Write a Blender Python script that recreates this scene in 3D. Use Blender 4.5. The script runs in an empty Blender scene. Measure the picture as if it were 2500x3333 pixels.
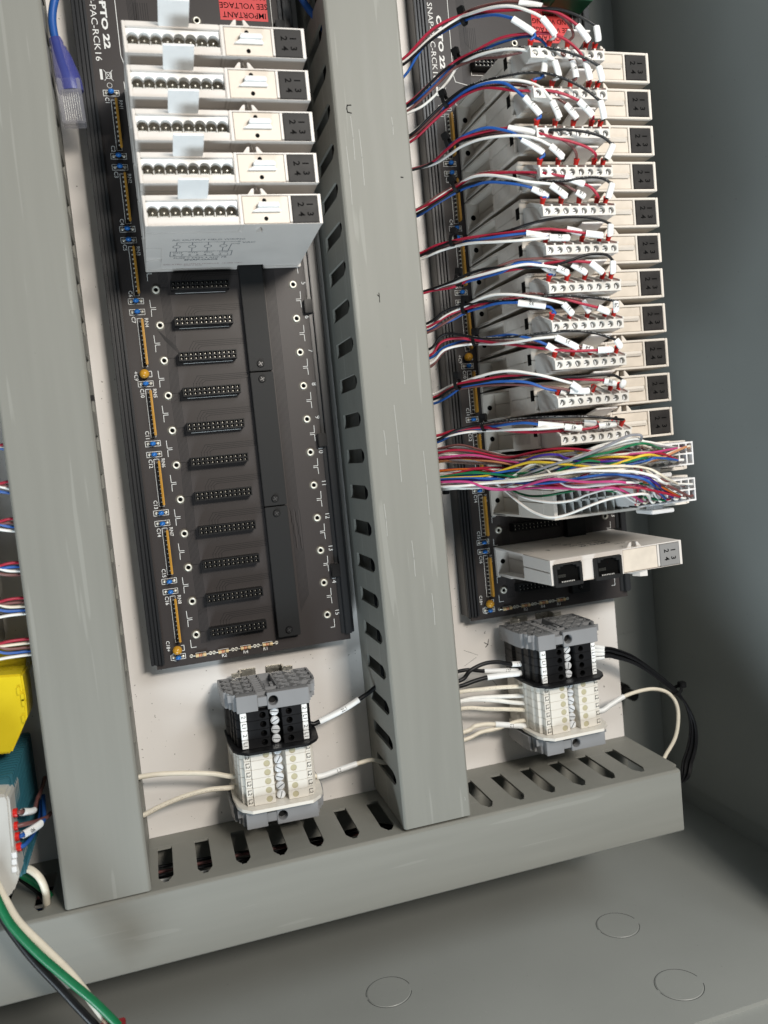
import bpy, bmesh, math, random
from mathutils import Vector, Matrix
random.seed(7)
R_ = math.radians
S = 0.0011                       # one drawing unit is 1.1 mm
# ---------------------------------------------------------------- camera
# drawing frame: x right, y up, z out of the cabinet (0 = circuit board face)
CR = ((0.95572893, -0.09625846, 0.2780585), (-0.11439551, -0.99219042, 0.04971751), (0.27110125, -0.07932511, -0.95927662))
CC = (-13.72631158, 87.87952262, 431.76058796)
FPX = 2638.5
def pm(x, y, z): return Vector((x * S, -z * S, y * S))
C = bpy.context.scene.collection
sc = bpy.context.scene
cam = bpy.data.objects.new('camera', bpy.data.cameras.new('camera'))
C.objects.link(cam)
def dmap(v): return Vector((v[0], -v[2], v[1]))
rx, ry, rz = dmap(CR[0]), -dmap(CR[1]), -dmap(CR[2])
cam.matrix_world = Matrix.Translation(pm(*CC)) @ Matrix((rx, ry, rz)).transposed().to_4x4()
cam.data.sensor_fit = 'VERTICAL'
cam.data.sensor_height = 36
cam.data.lens = FPX / 3333 * 36
cam.data.clip_start = 0.005
cam.data.clip_end = 50
cam.data.dof.use_dof = True
cam.data.dof.focus_distance = 430 * S
cam.data.dof.aperture_fstop = 9.0
sc.camera = cam
# ---------------------------------------------------------------- light
w = bpy.data.worlds.new('World'); sc.world = w; w.use_nodes = True
w.node_tree.nodes['Background'].inputs[0].default_value = (0.80, 0.93, 1.0, 1)
w.node_tree.nodes['Background'].inputs[1].default_value = 0.11
def area(name, loc, target, size, power, col):
    l = bpy.data.lights.new(name, 'AREA'); l.shape = 'RECTANGLE'; l.size = size[0] * S; l.size_y = size[1] * S
    l.energy = power; l.color = col
    o = bpy.data.objects.new(name, l); C.objects.link(o)
    o.location = pm(*loc)
    o.rotation_euler = (pm(*target) - pm(*loc)).to_track_quat('-Z', 'Y').to_euler()
    return o
area('ceiling_lamp_light', (290, 400, 900), (60, 0, 0), (200, 110), 8.2, (1.0, 0.92, 0.82))
area('second_ceiling_lamp_light', (360, 520, 680), (100, -60, 0), (420, 240), 3.6, (0.94, 0.98, 1.0))
area('floor_glow_light', (-300, -840, 610), (70, 170, 0), (420, 300), 13.0, (0.80, 0.92, 1.0))
sc.view_settings.view_transform = 'Standard'
sc.view_settings.look = 'None'
sc.view_settings.exposure = 0.0
sc.view_settings.gamma = 1.0
# ---------------------------------------------------------------- materials
MATS = {}
def mat(name, col, rough=0.5, metal=0.0, var=0.06, vscale=60.0, bump=0.0, bscale=400.0, trans=0.0, spec=0.5, stretch=None, ior=1.45, alpha=1.0):
    if name in MATS: return MATS[name]
    m = bpy.data.materials.new(name); m.use_nodes = True
    nt = m.node_tree; b = nt.nodes['Principled BSDF']
    b.inputs['Roughness'].default_value = rough
    b.inputs['Metallic'].default_value = metal
    b.inputs['Specular IOR Level'].default_value = spec
    b.inputs['IOR'].default_value = ior
    b.inputs['Transmission Weight'].default_value = trans
    b.inputs['Alpha'].default_value = alpha
    tc = nt.nodes.new('ShaderNodeTexCoord')
    mp = nt.nodes.new('ShaderNodeMapping')
    if stretch: mp.inputs['Scale'].default_value = stretch
    nt.links.new(tc.outputs['Object'], mp.inputs['Vector'])
    n = nt.nodes.new('ShaderNodeTexNoise'); n.inputs['Scale'].default_value = vscale; n.inputs['Detail'].default_value = 5
    nt.links.new(mp.outputs[0], n.inputs['Vector'])
    r = nt.nodes.new('ShaderNodeMapRange')
    r.inputs['From Min'].default_value = 0.3; r.inputs['From Max'].default_value = 0.7
    r.inputs['To Min'].default_value = 1 - var; r.inputs['To Max'].default_value = 1 + var
    nt.links.new(n.outputs['Fac'], r.inputs['Value'])
    mx = nt.nodes.new('ShaderNodeMix'); mx.data_type = 'RGBA'; mx.blend_type = 'MULTIPLY'; mx.inputs[0].default_value = 1
    mx.inputs[6].default_value = (*col, 1)
    nt.links.new(r.outputs[0], mx.inputs[7])
    nt.links.new(mx.outputs[2], b.inputs['Base Color'])
    rr = nt.nodes.new('ShaderNodeMapRange')
    rr.inputs['From Min'].default_value = 0.3; rr.inputs['From Max'].default_value = 0.7
    rr.inputs['To Min'].default_value = max(0.02, rough - 0.07); rr.inputs['To Max'].default_value = min(1, rough + 0.07)
    nt.links.new(n.outputs['Fac'], rr.inputs['Value'])
    nt.links.new(rr.outputs[0], b.inputs['Roughness'])
    if bump:
        n2 = nt.nodes.new('ShaderNodeTexNoise'); n2.inputs['Scale'].default_value = bscale; n2.inputs['Detail'].default_value = 3
        nt.links.new(mp.outputs[0], n2.inputs['Vector'])
        bp = nt.nodes.new('ShaderNodeBump'); bp.inputs['Strength'].default_value = bump; bp.inputs['Distance'].default_value = 0.0002
        nt.links.new(n2.outputs['Fac'], bp.inputs['Height']); nt.links.new(bp.outputs[0], b.inputs['Normal'])
    MATS[name] = m
    return m
def speckle(m, col, scale=900, thr=0.74, stretch=None, mix=1.0):
    """dust and scratches scattered over a painted sheet"""
    nt = m.node_tree; b = nt.nodes['Principled BSDF']
    src = b.inputs['Base Color'].links[0].from_socket
    tc = nt.nodes.new('ShaderNodeTexCoord')
    n = nt.nodes.new('ShaderNodeTexNoise'); n.inputs['Scale'].default_value = scale; n.inputs['Detail'].default_value = 1
    mp = nt.nodes.new('ShaderNodeMapping'); nt.links.new(tc.outputs['Object'], mp.inputs['Vector']); nt.links.new(mp.outputs[0], n.inputs['Vector'])
    if stretch: mp.inputs['Scale'].default_value = stretch
    r = nt.nodes.new('ShaderNodeMapRange'); r.inputs['From Min'].default_value = thr; r.inputs['From Max'].default_value = thr + 0.03; r.inputs['To Max'].default_value = mix
    nt.links.new(n.outputs['Fac'], r.inputs['Value'])
    mx = nt.nodes.new('ShaderNodeMix'); mx.data_type = 'RGBA'; mx.inputs[7].default_value = (*col, 1)
    nt.links.new(r.outputs[0], mx.inputs[0]); nt.links.new(src, mx.inputs[6]); nt.links.new(mx.outputs[2], b.inputs['Base Color'])
M_DUCT = mat('grey_duct_plastic', (0.228, 0.227, 0.203), 0.54, spec=0.32, var=0.035, vscale=30, bump=0.06, bscale=2500, stretch=(6, 6, 0.35))
M_DUCTH = mat('grey_duct_plastic_lying', (0.228, 0.227, 0.203), 0.54, spec=0.32, var=0.035, vscale=30, bump=0.06, bscale=2500, stretch=(0.35, 6, 6))
speckle(M_DUCT, (0.36, 0.36, 0.33), 260, 0.67, (1, 1, 0.05), 0.28); speckle(M_DUCTH, (0.34, 0.34, 0.31), 260, 0.70, (0.06, 1, 1), 0.22)
speckle(M_DUCT, (0.12, 0.12, 0.11), 700, 0.78, None, 0.5); speckle(M_DUCTH, (0.12, 0.12, 0.11), 700, 0.78, None, 0.5)
M_PLATE = mat('white_painted_plate', (0.74, 0.71, 0.68), 0.33, var=0.02, vscale=14)
speckle(M_PLATE, (0.30, 0.28, 0.26), 520, 0.765)
M_ENC = mat('grey_enamel_steel', (0.335, 0.35, 0.335), 0.42, var=0.06, vscale=9, bump=0.10, bscale=900)
speckle(M_ENC, (0.42, 0.43, 0.41), 800, 0.73, None, 0.45); speckle(M_ENC, (0.16, 0.165, 0.16), 500, 0.76, None, 0.4)
M_PCB = mat('black_circuit_board', (0.040, 0.034, 0.033), 0.45, var=0.06, vscale=2000, bump=0.012, bscale=6000, spec=0.35)
M_TRACE = mat('circuit_trace_relief', (0.016, 0.0145, 0.015), 0.5, spec=0.3)
M_ALU = mat('black_anodised_rail', (0.022, 0.023, 0.025), 0.34, var=0.2, vscale=80, stretch=(1, 1, 0.05))
M_BLK = mat('black_plastic', (0.007, 0.007, 0.0075), 0.45, var=0.1, spec=0.28)
M_BAR = mat('black_moulded_bar', (0.012, 0.0125, 0.013), 0.55, var=0.12, vscale=2200, bump=0.05, bscale=6000, spec=0.3)
M_SILK = mat('white_ink', (0.72, 0.72, 0.70), 0.6)
M_TIN = mat('tinned_metal', (0.72, 0.70, 0.62), 0.35, metal=0.35)
M_SCREW = mat('zinc_screw', (0.80, 0.82, 0.84), 0.32, metal=0.3, var=0.1)
M_ZINC = mat('zinc_rail', (0.55, 0.53, 0.47), 0.30, metal=1.0, var=0.15, vscale=200)
M_AMBER = mat('amber_resistor_network', (0.50, 0.26, 0.035), 0.32)
M_BLUE = mat('blue_capacitor', (0.02, 0.16, 0.52), 0.28)
M_ORANGE = mat('orange_tantalum', (0.56, 0.29, 0.03), 0.22)
M_BEIGE = mat('beige_resistor', (0.62, 0.46, 0.24), 0.4)
M_BAND = mat('red_band', (0.42, 0.07, 0.03), 0.4)
M_BAND2 = mat('dark_band', (0.10, 0.05, 0.03), 0.4)
M_MOD = mat('cream_white_abs', (0.64, 0.60, 0.56), 0.40, var=0.025, vscale=70, bump=0.03, bscale=2500)
M_MODB = mat('beige_white_abs', (0.66, 0.61, 0.545), 0.42, var=0.03, vscale=60, bump=0.03, bscale=2500)
M_FACE = mat('cream_face_plate', (0.63, 0.56, 0.475), 0.42, var=0.09, vscale=110)
M_WELL = mat('grey_brown_socket', (0.64, 0.59, 0.51), 0.5)
M_TAB = mat('translucent_white_tab', (0.91, 0.91, 0.90), 0.35, spec=0.4)
M_DARKW = mat('smoked_status_window', (0.027, 0.025, 0.024), 0.5, var=0.3, vscale=150, spec=0.2)
M_GREYW = mat('grey_status_window', (0.24, 0.235, 0.23), 0.4)
M_INK = mat('black_ink', (0.002, 0.002, 0.002), 0.7, spec=0.08)
M_GINK = mat('faded_grey_ink', (0.09, 0.10, 0.115), 0.6, spec=0.2)
M_RINK = mat('faded_red_ink', (0.36, 0.24, 0.24), 0.6, spec=0.2)
M_PLUG = mat('pale_grey_plug', (0.66, 0.64, 0.60), 0.42, var=0.02)
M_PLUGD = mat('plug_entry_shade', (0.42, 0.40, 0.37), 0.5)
M_NYL = mat('white_nylon', (0.80, 0.80, 0.80), 0.35, trans=0.08)
M_NYLG = mat('grey_white_nylon', (0.62, 0.63, 0.61), 0.35, trans=0.1)
M_LABEL = mat('red_sticker', (0.62, 0.045, 0.045), 0.4)
M_FERR = mat('red_ferrule_plastic', (0.60, 0.018, 0.012), 0.32)
M_SLEEVE = mat('white_marker_sleeve', (0.82, 0.83, 0.82), 0.38, var=0.02)
M_GREYB = mat('grey_end_bracket', (0.235, 0.238, 0.245), 0.42, var=0.03, bump=0.03, bscale=2500)
M_TBW = mat('ivory_terminal', (0.70, 0.665, 0.60), 0.38, var=0.02)
M_TBY = mat('pale_yellow_cap', (0.46, 0.42, 0.28), 0.4)
M_TBK = mat('black_terminal', (0.008, 0.008, 0.009), 0.45, var=0.2, spec=0.3)
M_YEL = mat('yellow_plastic', (0.70, 0.54, 0.015), 0.3)
M_TEAL = mat('teal_plastic', (0.025, 0.115, 0.15), 0.38)
M_GREEN = mat('green_connector', (0.01, 0.12, 0.05), 0.4)
M_BLUECLR = mat('clear_blue_boot', (0.075, 0.085, 0.34), 0.2, spec=0.6, alpha=0.66)
M_CLR = mat('clear_plug_plastic', (0.42, 0.42, 0.47), 0.12, spec=0.8, alpha=0.38)
WCOL = {'red': (0.36, 0.016, 0.042), 'blue': (0.018, 0.095, 0.36), 'brown': (0.16, 0.065, 0.06), 'black': (0.008, 0.008, 0.009),
        'white': (0.80, 0.79, 0.75), 'ivory': (0.74, 0.68, 0.56), 'green': (0.008, 0.15, 0.058), 'yellow': (0.72, 0.50, 0.04), 'violet': (0.05, 0.025, 0.24),
        'grey': (0.24, 0.24, 0.26), 'pink': (0.50, 0.06, 0.20), 'orange': (0.56, 0.13, 0.02), 'tan': (0.55, 0.26, 0.13)}
def wmat(c): return mat(c + '_wire_insulation', WCOL[c], 0.38, var=0.05, vscale=300, spec=0.3 if c == 'black' else 0.42)
# ---------------------------------------------------------------- mesh helpers
TXT = {}
def text_polys(s, bold):
    k = (s, bold)
    if k in TXT: return TXT[k]
    cu = bpy.data.curves.new('text_outline', 'FONT'); cu.body = s; cu.size = 1.0; cu.resolution_u = 2
    cu.align_x = 'CENTER'; cu.align_y = 'CENTER'; cu.offset = bold; cu.space_line = 1.0
    ob = bpy.data.objects.new('text_outline', cu); C.objects.link(ob)
    dg = bpy.context.evaluated_depsgraph_get(); me = bpy.data.meshes.new_from_object(ob.evaluated_get(dg))
    r = ([tuple(v.co) for v in me.vertices], [tuple(p.vertices) for p in me.polygons])
    bpy.data.objects.remove(ob); bpy.data.curves.remove(cu); bpy.data.meshes.remove(me)
    TXT[k] = r
    return r
def catmull(P, n=5):
    P = [Vector(p) for p in P]
    if len(P) < 3: 
        return [P[0].lerp(P[-1], i / 4) for i in range(5)]
    Q = [P[0] * 2 - P[1]] + P + [P[-1] * 2 - P[-2]]
    out = []
    for i in range(1, len(Q) - 2):
        a, b, c, d = Q[i - 1], Q[i], Q[i + 1], Q[i + 2]
        for k in range(n):
            t = k / n
            out.append(0.5 * ((2 * b) + (c - a) * t + (2 * a - 5 * b + 4 * c - d) * t * t + (3 * b - a - 3 * c + d) * t ** 3))
    out.append(P[-1])
    return out
class MB:
    def __init__(s): s.V = []; s.F = []; s.sm = set()
    def add(s, V, F, smooth=False):
        o = len(s.V); s.V += [tuple(v) for v in V]
        for f in F:
            if smooth: s.sm.add(len(s.F))
            s.F.append(tuple(i + o for i in f))
        return s
    def box(s, x0, x1, y0, y1, z0, z1):
        V = [(x, y, z) for z in (z0, z1) for y in (y0, y1) for x in (x0, x1)]
        return s.add(V, [(0, 2, 3, 1), (4, 5, 7, 6), (0, 1, 5, 4), (2, 6, 7, 3), (0, 4, 6, 2), (1, 3, 7, 5)])
    def prism(s, poly, a, b, ax='y', top=True, bot=True):
        """polygon in the other two axes, swept along ax; a and b may be functions of the polygon point"""
        n = len(poly); fa = a if callable(a) else (lambda p, q: a); fb = b if callable(b) else (lambda p, q: b)
        def mk(p, q, t): return (t, p, q) if ax == 'x' else (p, t, q) if ax == 'y' else (p, q, t)
        V = [mk(p, q, fa(p, q)) for p, q in poly] + [mk(p, q, fb(p, q)) for p, q in poly]
        F = [(i, (i + 1) % n, n + (i + 1) % n, n + i) for i in range(n)]
        if bot: F.append(tuple(range(n)))
        if top: F.append(tuple(range(n, 2 * n)))
        return s.add(V, F)
    def cyl(s, c, r, z0, z1, n=14, ax='z', r1=None, smooth=True, cap=True):
        r1 = r if r1 is None else r1
        V = []
        for z, q in ((z0, r), (z1, r1)):
            for i in range(n):
                a = 2 * math.pi * i / n; u, v = c[0] + q * math.cos(a), c[1] + q * math.sin(a)
                V.append((u, v, z) if ax == 'z' else (u, z, v) if ax == 'y' else (z, u, v))
        s.add(V, [(i, (i + 1) % n, n + (i + 1) % n, n + i) for i in range(n)], smooth)
        if cap: s.add(V, [tuple(range(n)), tuple(range(n, 2 * n))])
        return s
    def ball(s, c, r, n=10, m=6, q=(1, 1, 1)):
        V = []
        for j in range(m + 1):
            t = math.pi * j / m
            for i in range(n):
                a = 2 * math.pi * i / n
                V.append((c[0] + q[0] * r * math.sin(t) * math.cos(a), c[1] + q[1] * r * math.sin(t) * math.sin(a), c[2] + q[2] * r * math.cos(t)))
        F = [(j * n + i, j * n + (i + 1) % n, (j + 1) * n + (i + 1) % n, (j + 1) * n + i) for j in range(m) for i in range(n)]
        return s.add(V, F, True)
    def ring(s, c, r0, r1, z0, z1, n=20):
        """hollow collar standing on a board"""
        V = []
        for (r, z) in ((r1, z0), (r1, z1 - 0.15), (r1 - 0.25, z1), (r0 + 0.2, z1), (r0, z1 - 0.2), (r0, z0)):
            for i in range(n):
                a = 2 * math.pi * i / n; V.append((c[0] + r * math.cos(a), c[1] + r * math.sin(a), z))
        return s.add(V, [(k * n + i, k * n + (i + 1) % n, (k + 1) * n + (i + 1) % n, (k + 1) * n + i) for k in range(5) for i in range(n)], True)
    def tube(s, P, r, n=8, q=1.0, cap=True, up=(0, 0, 1)):
        """tube along points; q flattens it in the out-of-panel direction; r may be a list"""
        P = [Vector(p) for p in P]; m = len(P); V = []
        for k in range(m):
            t = (P[min(k + 1, m - 1)] - P[max(k - 1, 0)]).normalized()
            a = t.cross(Vector(up))
            if a.length < 1e-3: a = t.cross(Vector((1, 0, 0)))
            a.normalize(); b = a.cross(t).normalized()
            rr = r[k] if isinstance(r, (list, tuple)) else r
            for i in range(n):
                g = 2 * math.pi * i / n
                V.append(P[k] + a * (rr * math.cos(g)) + b * (rr * q * math.sin(g)))
        s.add(V, [(k * n + i, k * n + (i + 1) % n, (k + 1) * n + (i + 1) % n, (k + 1) * n + i) for k in range(m - 1) for i in range(n)], True)
        if cap: s.add(V, [tuple(range(n)), tuple(range((m - 1) * n, m * n))])
        return s
    def strip(s, pts, wd, z, h=0.0):
        """flat printed line along 2-D points on the board"""
        for (a, b) in zip(pts[:-1], pts[1:]):
            d = Vector((b[0] - a[0], b[1] - a[1])); L = d.length
            if L < 1e-6: continue
            d /= L; nn = Vector((-d.y, d.x)) * wd / 2; e = d * wd / 2
            q = [(a[0] - e.x + nn.x, a[1] - e.y + nn.y), (a[0] - e.x - nn.x, a[1] - e.y - nn.y), (b[0] + e.x - nn.x, b[1] + e.y - nn.y), (b[0] + e.x + nn.x, b[1] + e.y + nn.y)]
            s.add([(x, y, z) for x, y in q], [(0, 1, 2, 3)])
            if h: s.prism(q, z - h, z, 'z')
        return s
    def rect(s, x0, x1, y0, y1, wd, z):
        return s.strip([(x0, y0), (x1, y0), (x1, y1), (x0, y1), (x0, y0)], wd, z)
    def text(s, st, o, right, up, size, bold=0.0, fit=None):
        V, F = text_polys(st, bold)
        if fit:
            wd = (max(v[0] for v in V) - min(v[0] for v in V)) * size; V = [(v[0] * fit / wd, v[1], 0) for v in V]
        r, u, o = Vector(right).normalized(), Vector(up).normalized(), Vector(o)
        return s.add([o + r * (v[0] * size) + u * (v[1] * size) for v in V], F)
    def holed(s, x0, x1, y0, y1, z0, z1, cx, cy, r, depth, n=16):
        """block with a round well sunk into its front face"""
        import itertools
        ang = sorted([2 * math.pi * i / n for i in range(n)] + [math.atan2(y - cy, x - cx) % (2 * math.pi) for x in (x0, x1) for y in (y0, y1)])
        A, B, Dn = [], [], []
        for a in ang:
            ca, sa = math.cos(a), math.sin(a)
            t = min([(x1 - cx) / ca if ca > 1e-9 else (x0 - cx) / ca if ca < -1e-9 else 1e9, (y1 - cy) / sa if sa > 1e-9 else (y0 - cy) / sa if sa < -1e-9 else 1e9])
            A.append((cx + t * ca, cy + t * sa, z1)); B.append((cx + r * ca, cy + r * sa, z1)); Dn.append((cx + r * ca, cy + r * sa, z1 - depth))
        m = len(ang); E = [(p[0], p[1], z0) for p in A]
        V = A + B + Dn + E
        f1 = [(i, (i + 1) % m, m + (i + 1) % m, m + i) for i in range(m)]
        f2 = [(m + i, m + (i + 1) % m, 2 * m + (i + 1) % m, 2 * m + i) for i in range(m)]
        f3 = [(3 * m + i, 3 * m + (i + 1) % m, (i + 1) % m, i) for i in range(m)]
        s.add(V, f1 + f2 + f3 + [tuple(range(2 * m, 3 * m)), tuple(range(3 * m, 4 * m))])
        return s
    def mesh(s, name, m, bevel=0.0, recalc=True):
        me = bpy.data.meshes.new(name)
        bm = bmesh.new()
        vs = [bm.verts.new(pm(*v)) for v in s.V]
        for k, f in enumerate(s.F):
            try:
                fc = bm.faces.new([vs[i] for i in f]); fc.smooth = k in s.sm
            except ValueError: pass
        if bevel:
            bmesh.ops.remove_doubles(bm, verts=bm.verts, dist=1e-7)
        if recalc: bmesh.ops.recalc_face_normals(bm, faces=bm.faces)
        if bevel:
            es = [e for e in bm.edges if len(e.link_faces) == 2 and e.calc_face_angle(0) > 0.5]
            bmesh.ops.bevel(bm, geom=es, offset=bevel * S, segments=2, affect='EDGES', clamp_overlap=True)
        bm.to_mesh(me); bm.free()
        me.materials.append(m)
        return me
    def build(s, name, m, parent=None, bevel=0.0, recalc=True, label=None):
        o = bpy.data.objects.new(name, s.mesh(name, m, bevel, recalc)); C.objects.link(o)
        if parent is not None: o.parent = parent
        if label: o['label'] = label
        return o
def tag(o, label, cat, group=None):
    o['label'] = label; o['category'] = cat
    if group: o['group'] = group
    return o
def thing(name, label, cat, loc=(0, 0, 0), group=None, rot=0.0):
    o = bpy.data.objects.new(name, None); C.objects.link(o); o.empty_display_size = 0.005
    o.location = pm(*loc); o.rotation_euler = (0, -rot, 0)
    return tag(o, label, cat, group)
def part(name, me, parent, loc=None):
    """one more object on shared mesh data"""
    o = bpy.data.objects.new(name, me); C.objects.link(o); o.parent = parent
    if loc: o.location = pm(*loc)
    return o
def dup(root, loc, label=None, skip=(), rot=None):
    r = root.copy(); C.objects.link(r); r.location = pm(*loc)
    if label: r['label'] = label
    if rot is not None: r.rotation_euler = (0, -rot, 0)
    def kids(a, b):
        for ch in list(a.children):
            if ch.name.split('.')[0] in skip: continue
            c = ch.copy(); C.objects.link(c); c.parent = b
            kids(ch, c)
    kids(root, r)
    return r
def at(u, v, z):
    """point of the scene at depth z that stands behind image point (u, v) of the 2500 x 3333 photograph"""
    a, b = (u - 1250) / FPX, (v - 1666.5) / FPX
    d = [CR[0][i] * a + CR[1][i] * b + CR[2][i] for i in range(3)]
    t = (z - CC[2]) / d[2]
    return Vector((CC[0] + d[0] * t, CC[1] + d[1] * t, z))
ORD = ['first', 'second', 'third', 'fourth', 'fifth', 'sixth', 'seventh', 'eighth', 'ninth', 'tenth', 'eleventh', 'twelfth', 'thirteenth', 'fourteenth', 'fifteenth', 'sixteenth']
P = 17.8                                    # slot pitch of the racks
D, E, DZ = 177.2, -2.18, -3.3               # offset of the right rack from the left one
# ================================================================ cabinet and mounting plate
enc = thing('cabinet_interior', 'grey enamelled steel cabinet with its back, right side and floor around everything', 'cabinet', (364, -214, -130))
enc['kind'] = 'structure'
def bld(mb, name, m, t, bevel=0.0, label=None):
    """build a part of thing t from vertices given in scene drawing units"""
    o = mb.build(name, m, t, bevel, label=label)
    o.matrix_parent_inverse = Matrix.Translation(-t.location)
    return o
bld(MB().box(-420, 364, -216, 620, -134, -130), 'back_panel', M_ENC, enc)
sd = MB()
sd.prism([(-215, 364.4), (-199, 364.4), (-197.5, 362.2), (620, 362.2), (620, 368), (-215, 368)], -130, 98, 'z')
sd.V = [(y, x, z) for x, y, z in sd.V]
bld(sd, 'side_panel', M_ENC, enc, 0.5)
KN = [(81.0, 11.2), (227.2, 10.6), (227.3, 70.0)]
fl = MB()
fl.box(-420, 372, -218, -214.5, -134, 97)
fl.box(-420, 372, -222, -217.0, 97, 112)
fl.box(-420, 372, -260, -222, 110, 112)
bld(fl, 'floor_panel', M_ENC, enc)
for (kx, kz) in KN:                         # punched ring round each knockout, broken by two tabs
    k = MB()
    for a0, a1 in ((0.33, 3.02), (3.20, 6.15)):
        n = 26; V = []
        for i in range(n + 1):
            a = a0 + (a1 - a0) * i / n
            for r, y in ((12.62, -214.40), (12.78, -214.28), (12.95, -214.40)): V.append((kx + r * math.cos(a), y, kz + r * math.sin(a)))
        k.add(V, [(3 * i + j, 3 * i + j + 1, 3 * i + j + 4, 3 * i + j + 3) for i in range(n) for j in (0, 1)])
    bld(k, 'knockout_groove', mat('knockout_shadow_gap', (0.05, 0.055, 0.055), 0.6), enc)
    bld(MB().cyl((kx, kz), 12.45, -214.7, -214.2, 40, 'y', 12.1), 'knockout_disc', M_ENC, enc)
bld(MB().box(268, 344, -190, -78, -130, -128.6), 'reinforcing_plate', M_ENC, enc, 0.4)
bld(MB().box(300, 352, 300, 520, -130, -126), 'reinforcing_plate', M_ENC, enc, 0.4)
bld(MB().cyl((322, -120), 6, -130, -118, 16).cyl((322, -120), 4, -118, -104, 12), 'mounting_stud', M_BLK, enc)
pl = thing('mounting_plate', 'white painted steel plate that carries racks, ducts and terminals', 'mounting plate', (256, -180, -13))
pl['kind'] = 'structure'
bld(MB().box(316, 368, -215, 620, 98, 100).box(364, 368, -215, 620, 90, 98), 'added_shade_flange', M_ENC, enc)  # flange added out of view to keep lamp light off the back panel
bld(MB().box(-426, -420, -218, 620, -134, 98).box(-426, 368, 620, 626, -134, 98), 'far_panels', M_ENC, enc)
bld(MB().box(-420, 256, -180, 560, -15.5, -13), 'plate_sheet', M_PLATE, pl, 0.4)
sc_ = MB()
for q in ([at(1581, 2106, -12.97), at(1588, 2098, -12.97), at(1590, 2081, -12.97)], [at(1577, 2092, -12.97), at(1588, 2098, -12.97)]):
    sc_.strip([(p.x, p.y) for p in q], 0.45, -12.95)
for q in ([(1510, 2117), (1555, 2132)], [(1512, 2168), (1550, 2140)], [(1602, 2212), (1622, 2236)]):
    sc_.strip([tuple(at(*p, -12.97)[:2]) for p in q], 0.16, -12.95)
bld(sc_, 'pen_mark', M_INK, pl)
# ================================================================ wiring ducts
def comb(s0, s1, centres, z0=-13.0, zs=1.5, zt=39.3):
    """outline (s, z) of a duct wall cut by slots with a narrow neck at the top"""
    pts = [(s0, z0)]
    up = []
    for c in centres:
        up += [(c - 1.3, zt), (c - 1.3, 37.0), (c - 1.9, 36.7), (c - 3.6, 33.0), (c - 3.6, zs), (c + 3.6, zs), (c + 3.6, 33.0), (c + 1.9, 36.7), (c + 1.3, 37.0), (c + 1.3, zt)]
    return [(s0, z0), (s0, zt)] + up + [(s1, zt), (s1, z0)]
PITCH = 18.79
def duct(label, a0, a1, p0, p1, first, axis, wa1=None, lip=0.3):
    """axis 'y': runs along y between a0 and a1, walls at x = p0 and p1; axis 'x': the other way round"""
    wa1 = a1 if wa1 is None else wa1
    t = thing('wiring_duct', label, 'wiring duct', ((p0 + p1) / 2, a0, -13) if axis == 'y' else (a0, (p0 + p1) / 2, -13), 'slotted wiring ducts')
    mD = M_DUCT if axis == 'y' else M_DUCTH
    cs = []; c = first
    while c < max(wa1, a1) - 6: 
        if c > min(a0, wa1) + 6: cs.append(c)
        c += PITCH
    for q0, q1 in ((p0 + lip, p0 + lip + 1.3), (p1 - lip - 1.3, p1 - lip)):
        wmb = MB()
        wmb.prism(comb(a0, wa1, cs), q0, q1, 'x' if axis == 'y' else 'y')
        o = bld(wmb, 'side_wall', mD, t, 0.1)
    b = MB()
    if axis == 'y': b.box(p0 + lip + 1.3, p1 - lip - 1.3, a0, a1, -12.98, -11.7)
    else: b.box(a0, wa1, p0 + lip + 1.3, p1 - lip - 1.3, -12.98, -11.7)
    bld(b, 'base', mD, t)
    prof = [(p0, 38.8), (p0, 45.6), (p0 + 1.1, 46.7), (p1 - 1.1, 46.7), (p1, 45.6), (p1, 38.8), (p1 - 0.8, 38.8), (p1 - 0.8, 45.0), (p0 + 0.8, 45.0), (p0 + 0.8, 38.8)]
    bld(MB().prism(prof, a0, a1, 'y' if axis == 'y' else 'x'), 'cover', mD, t, 0.22)
    return t
dl = duct('grey slotted duct at the far left with plain blurred cover', -107.5, 420, -73.2, -35.1, -65.7 - 2 * PITCH + PITCH, 'y', lip=1.0)
dm = duct('upright grey duct between the two racks with scuffed cover', -106.9, 420, 89.9, 126.6, -65.7 - PITCH, 'y')
db = duct('long horizontal grey duct running along the bottom', -420, 253.4, -144.9, -108.6, 65.5 - 25 * PITCH, 'x', 256.0)
# marks on the covers
def one(f, name, m, t):
    k = MB(); f(k); return bld(k, name, m, t)
mk = MB()
mk.strip([(98.2, 251.3), (96.4, 251.2), (96.0, 249.8), (96.2, 248.0), (98.0, 247.6)], 0.45, 46.8)
bld(mk, 'black_mark', M_INK, dm); mk = MB()
mk.strip([(103.2, 162.6), (103.3, 160.9), (102.4, 161.8)], 0.35, 46.8); mk.strip([(103.3, 160.9), (103.2, 158.3)], 0.3, 46.8)
bld(mk, 'black_mark', M_INK, dm); mk = MB()
mk.strip([(120.1, 217.7), (121.0, 217.6)], 0.5, 46.8)
bld(mk, 'black_mark', M_INK, dm)
for x, y0, y1 in ((94, 232, 205), (97.5, 246, 226), (101, 240, 214), (118, 246, 238), (105.5, 108, 70), (99, 96, 84), (112, 140, 118), (118.5, 84, 52), (95.5, 60, 44), (108, 40, 22), (116, 12, -4), (123.5, -96.6, -98.2)):
    one(lambda k: k.strip([(x, y0), (x + 0.3, (y0 + y1) / 2), (x + 0.1, y1)], 0.3, 46.8), 'scuff_mark', mat('pale_scuff', (0.38, 0.38, 0.355), 0.6), dm)
bld(MB().box(-35.0, -33.6, 121.2, 123.6, 40, 45), 'broken_tab', M_BLK, dl)
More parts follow.
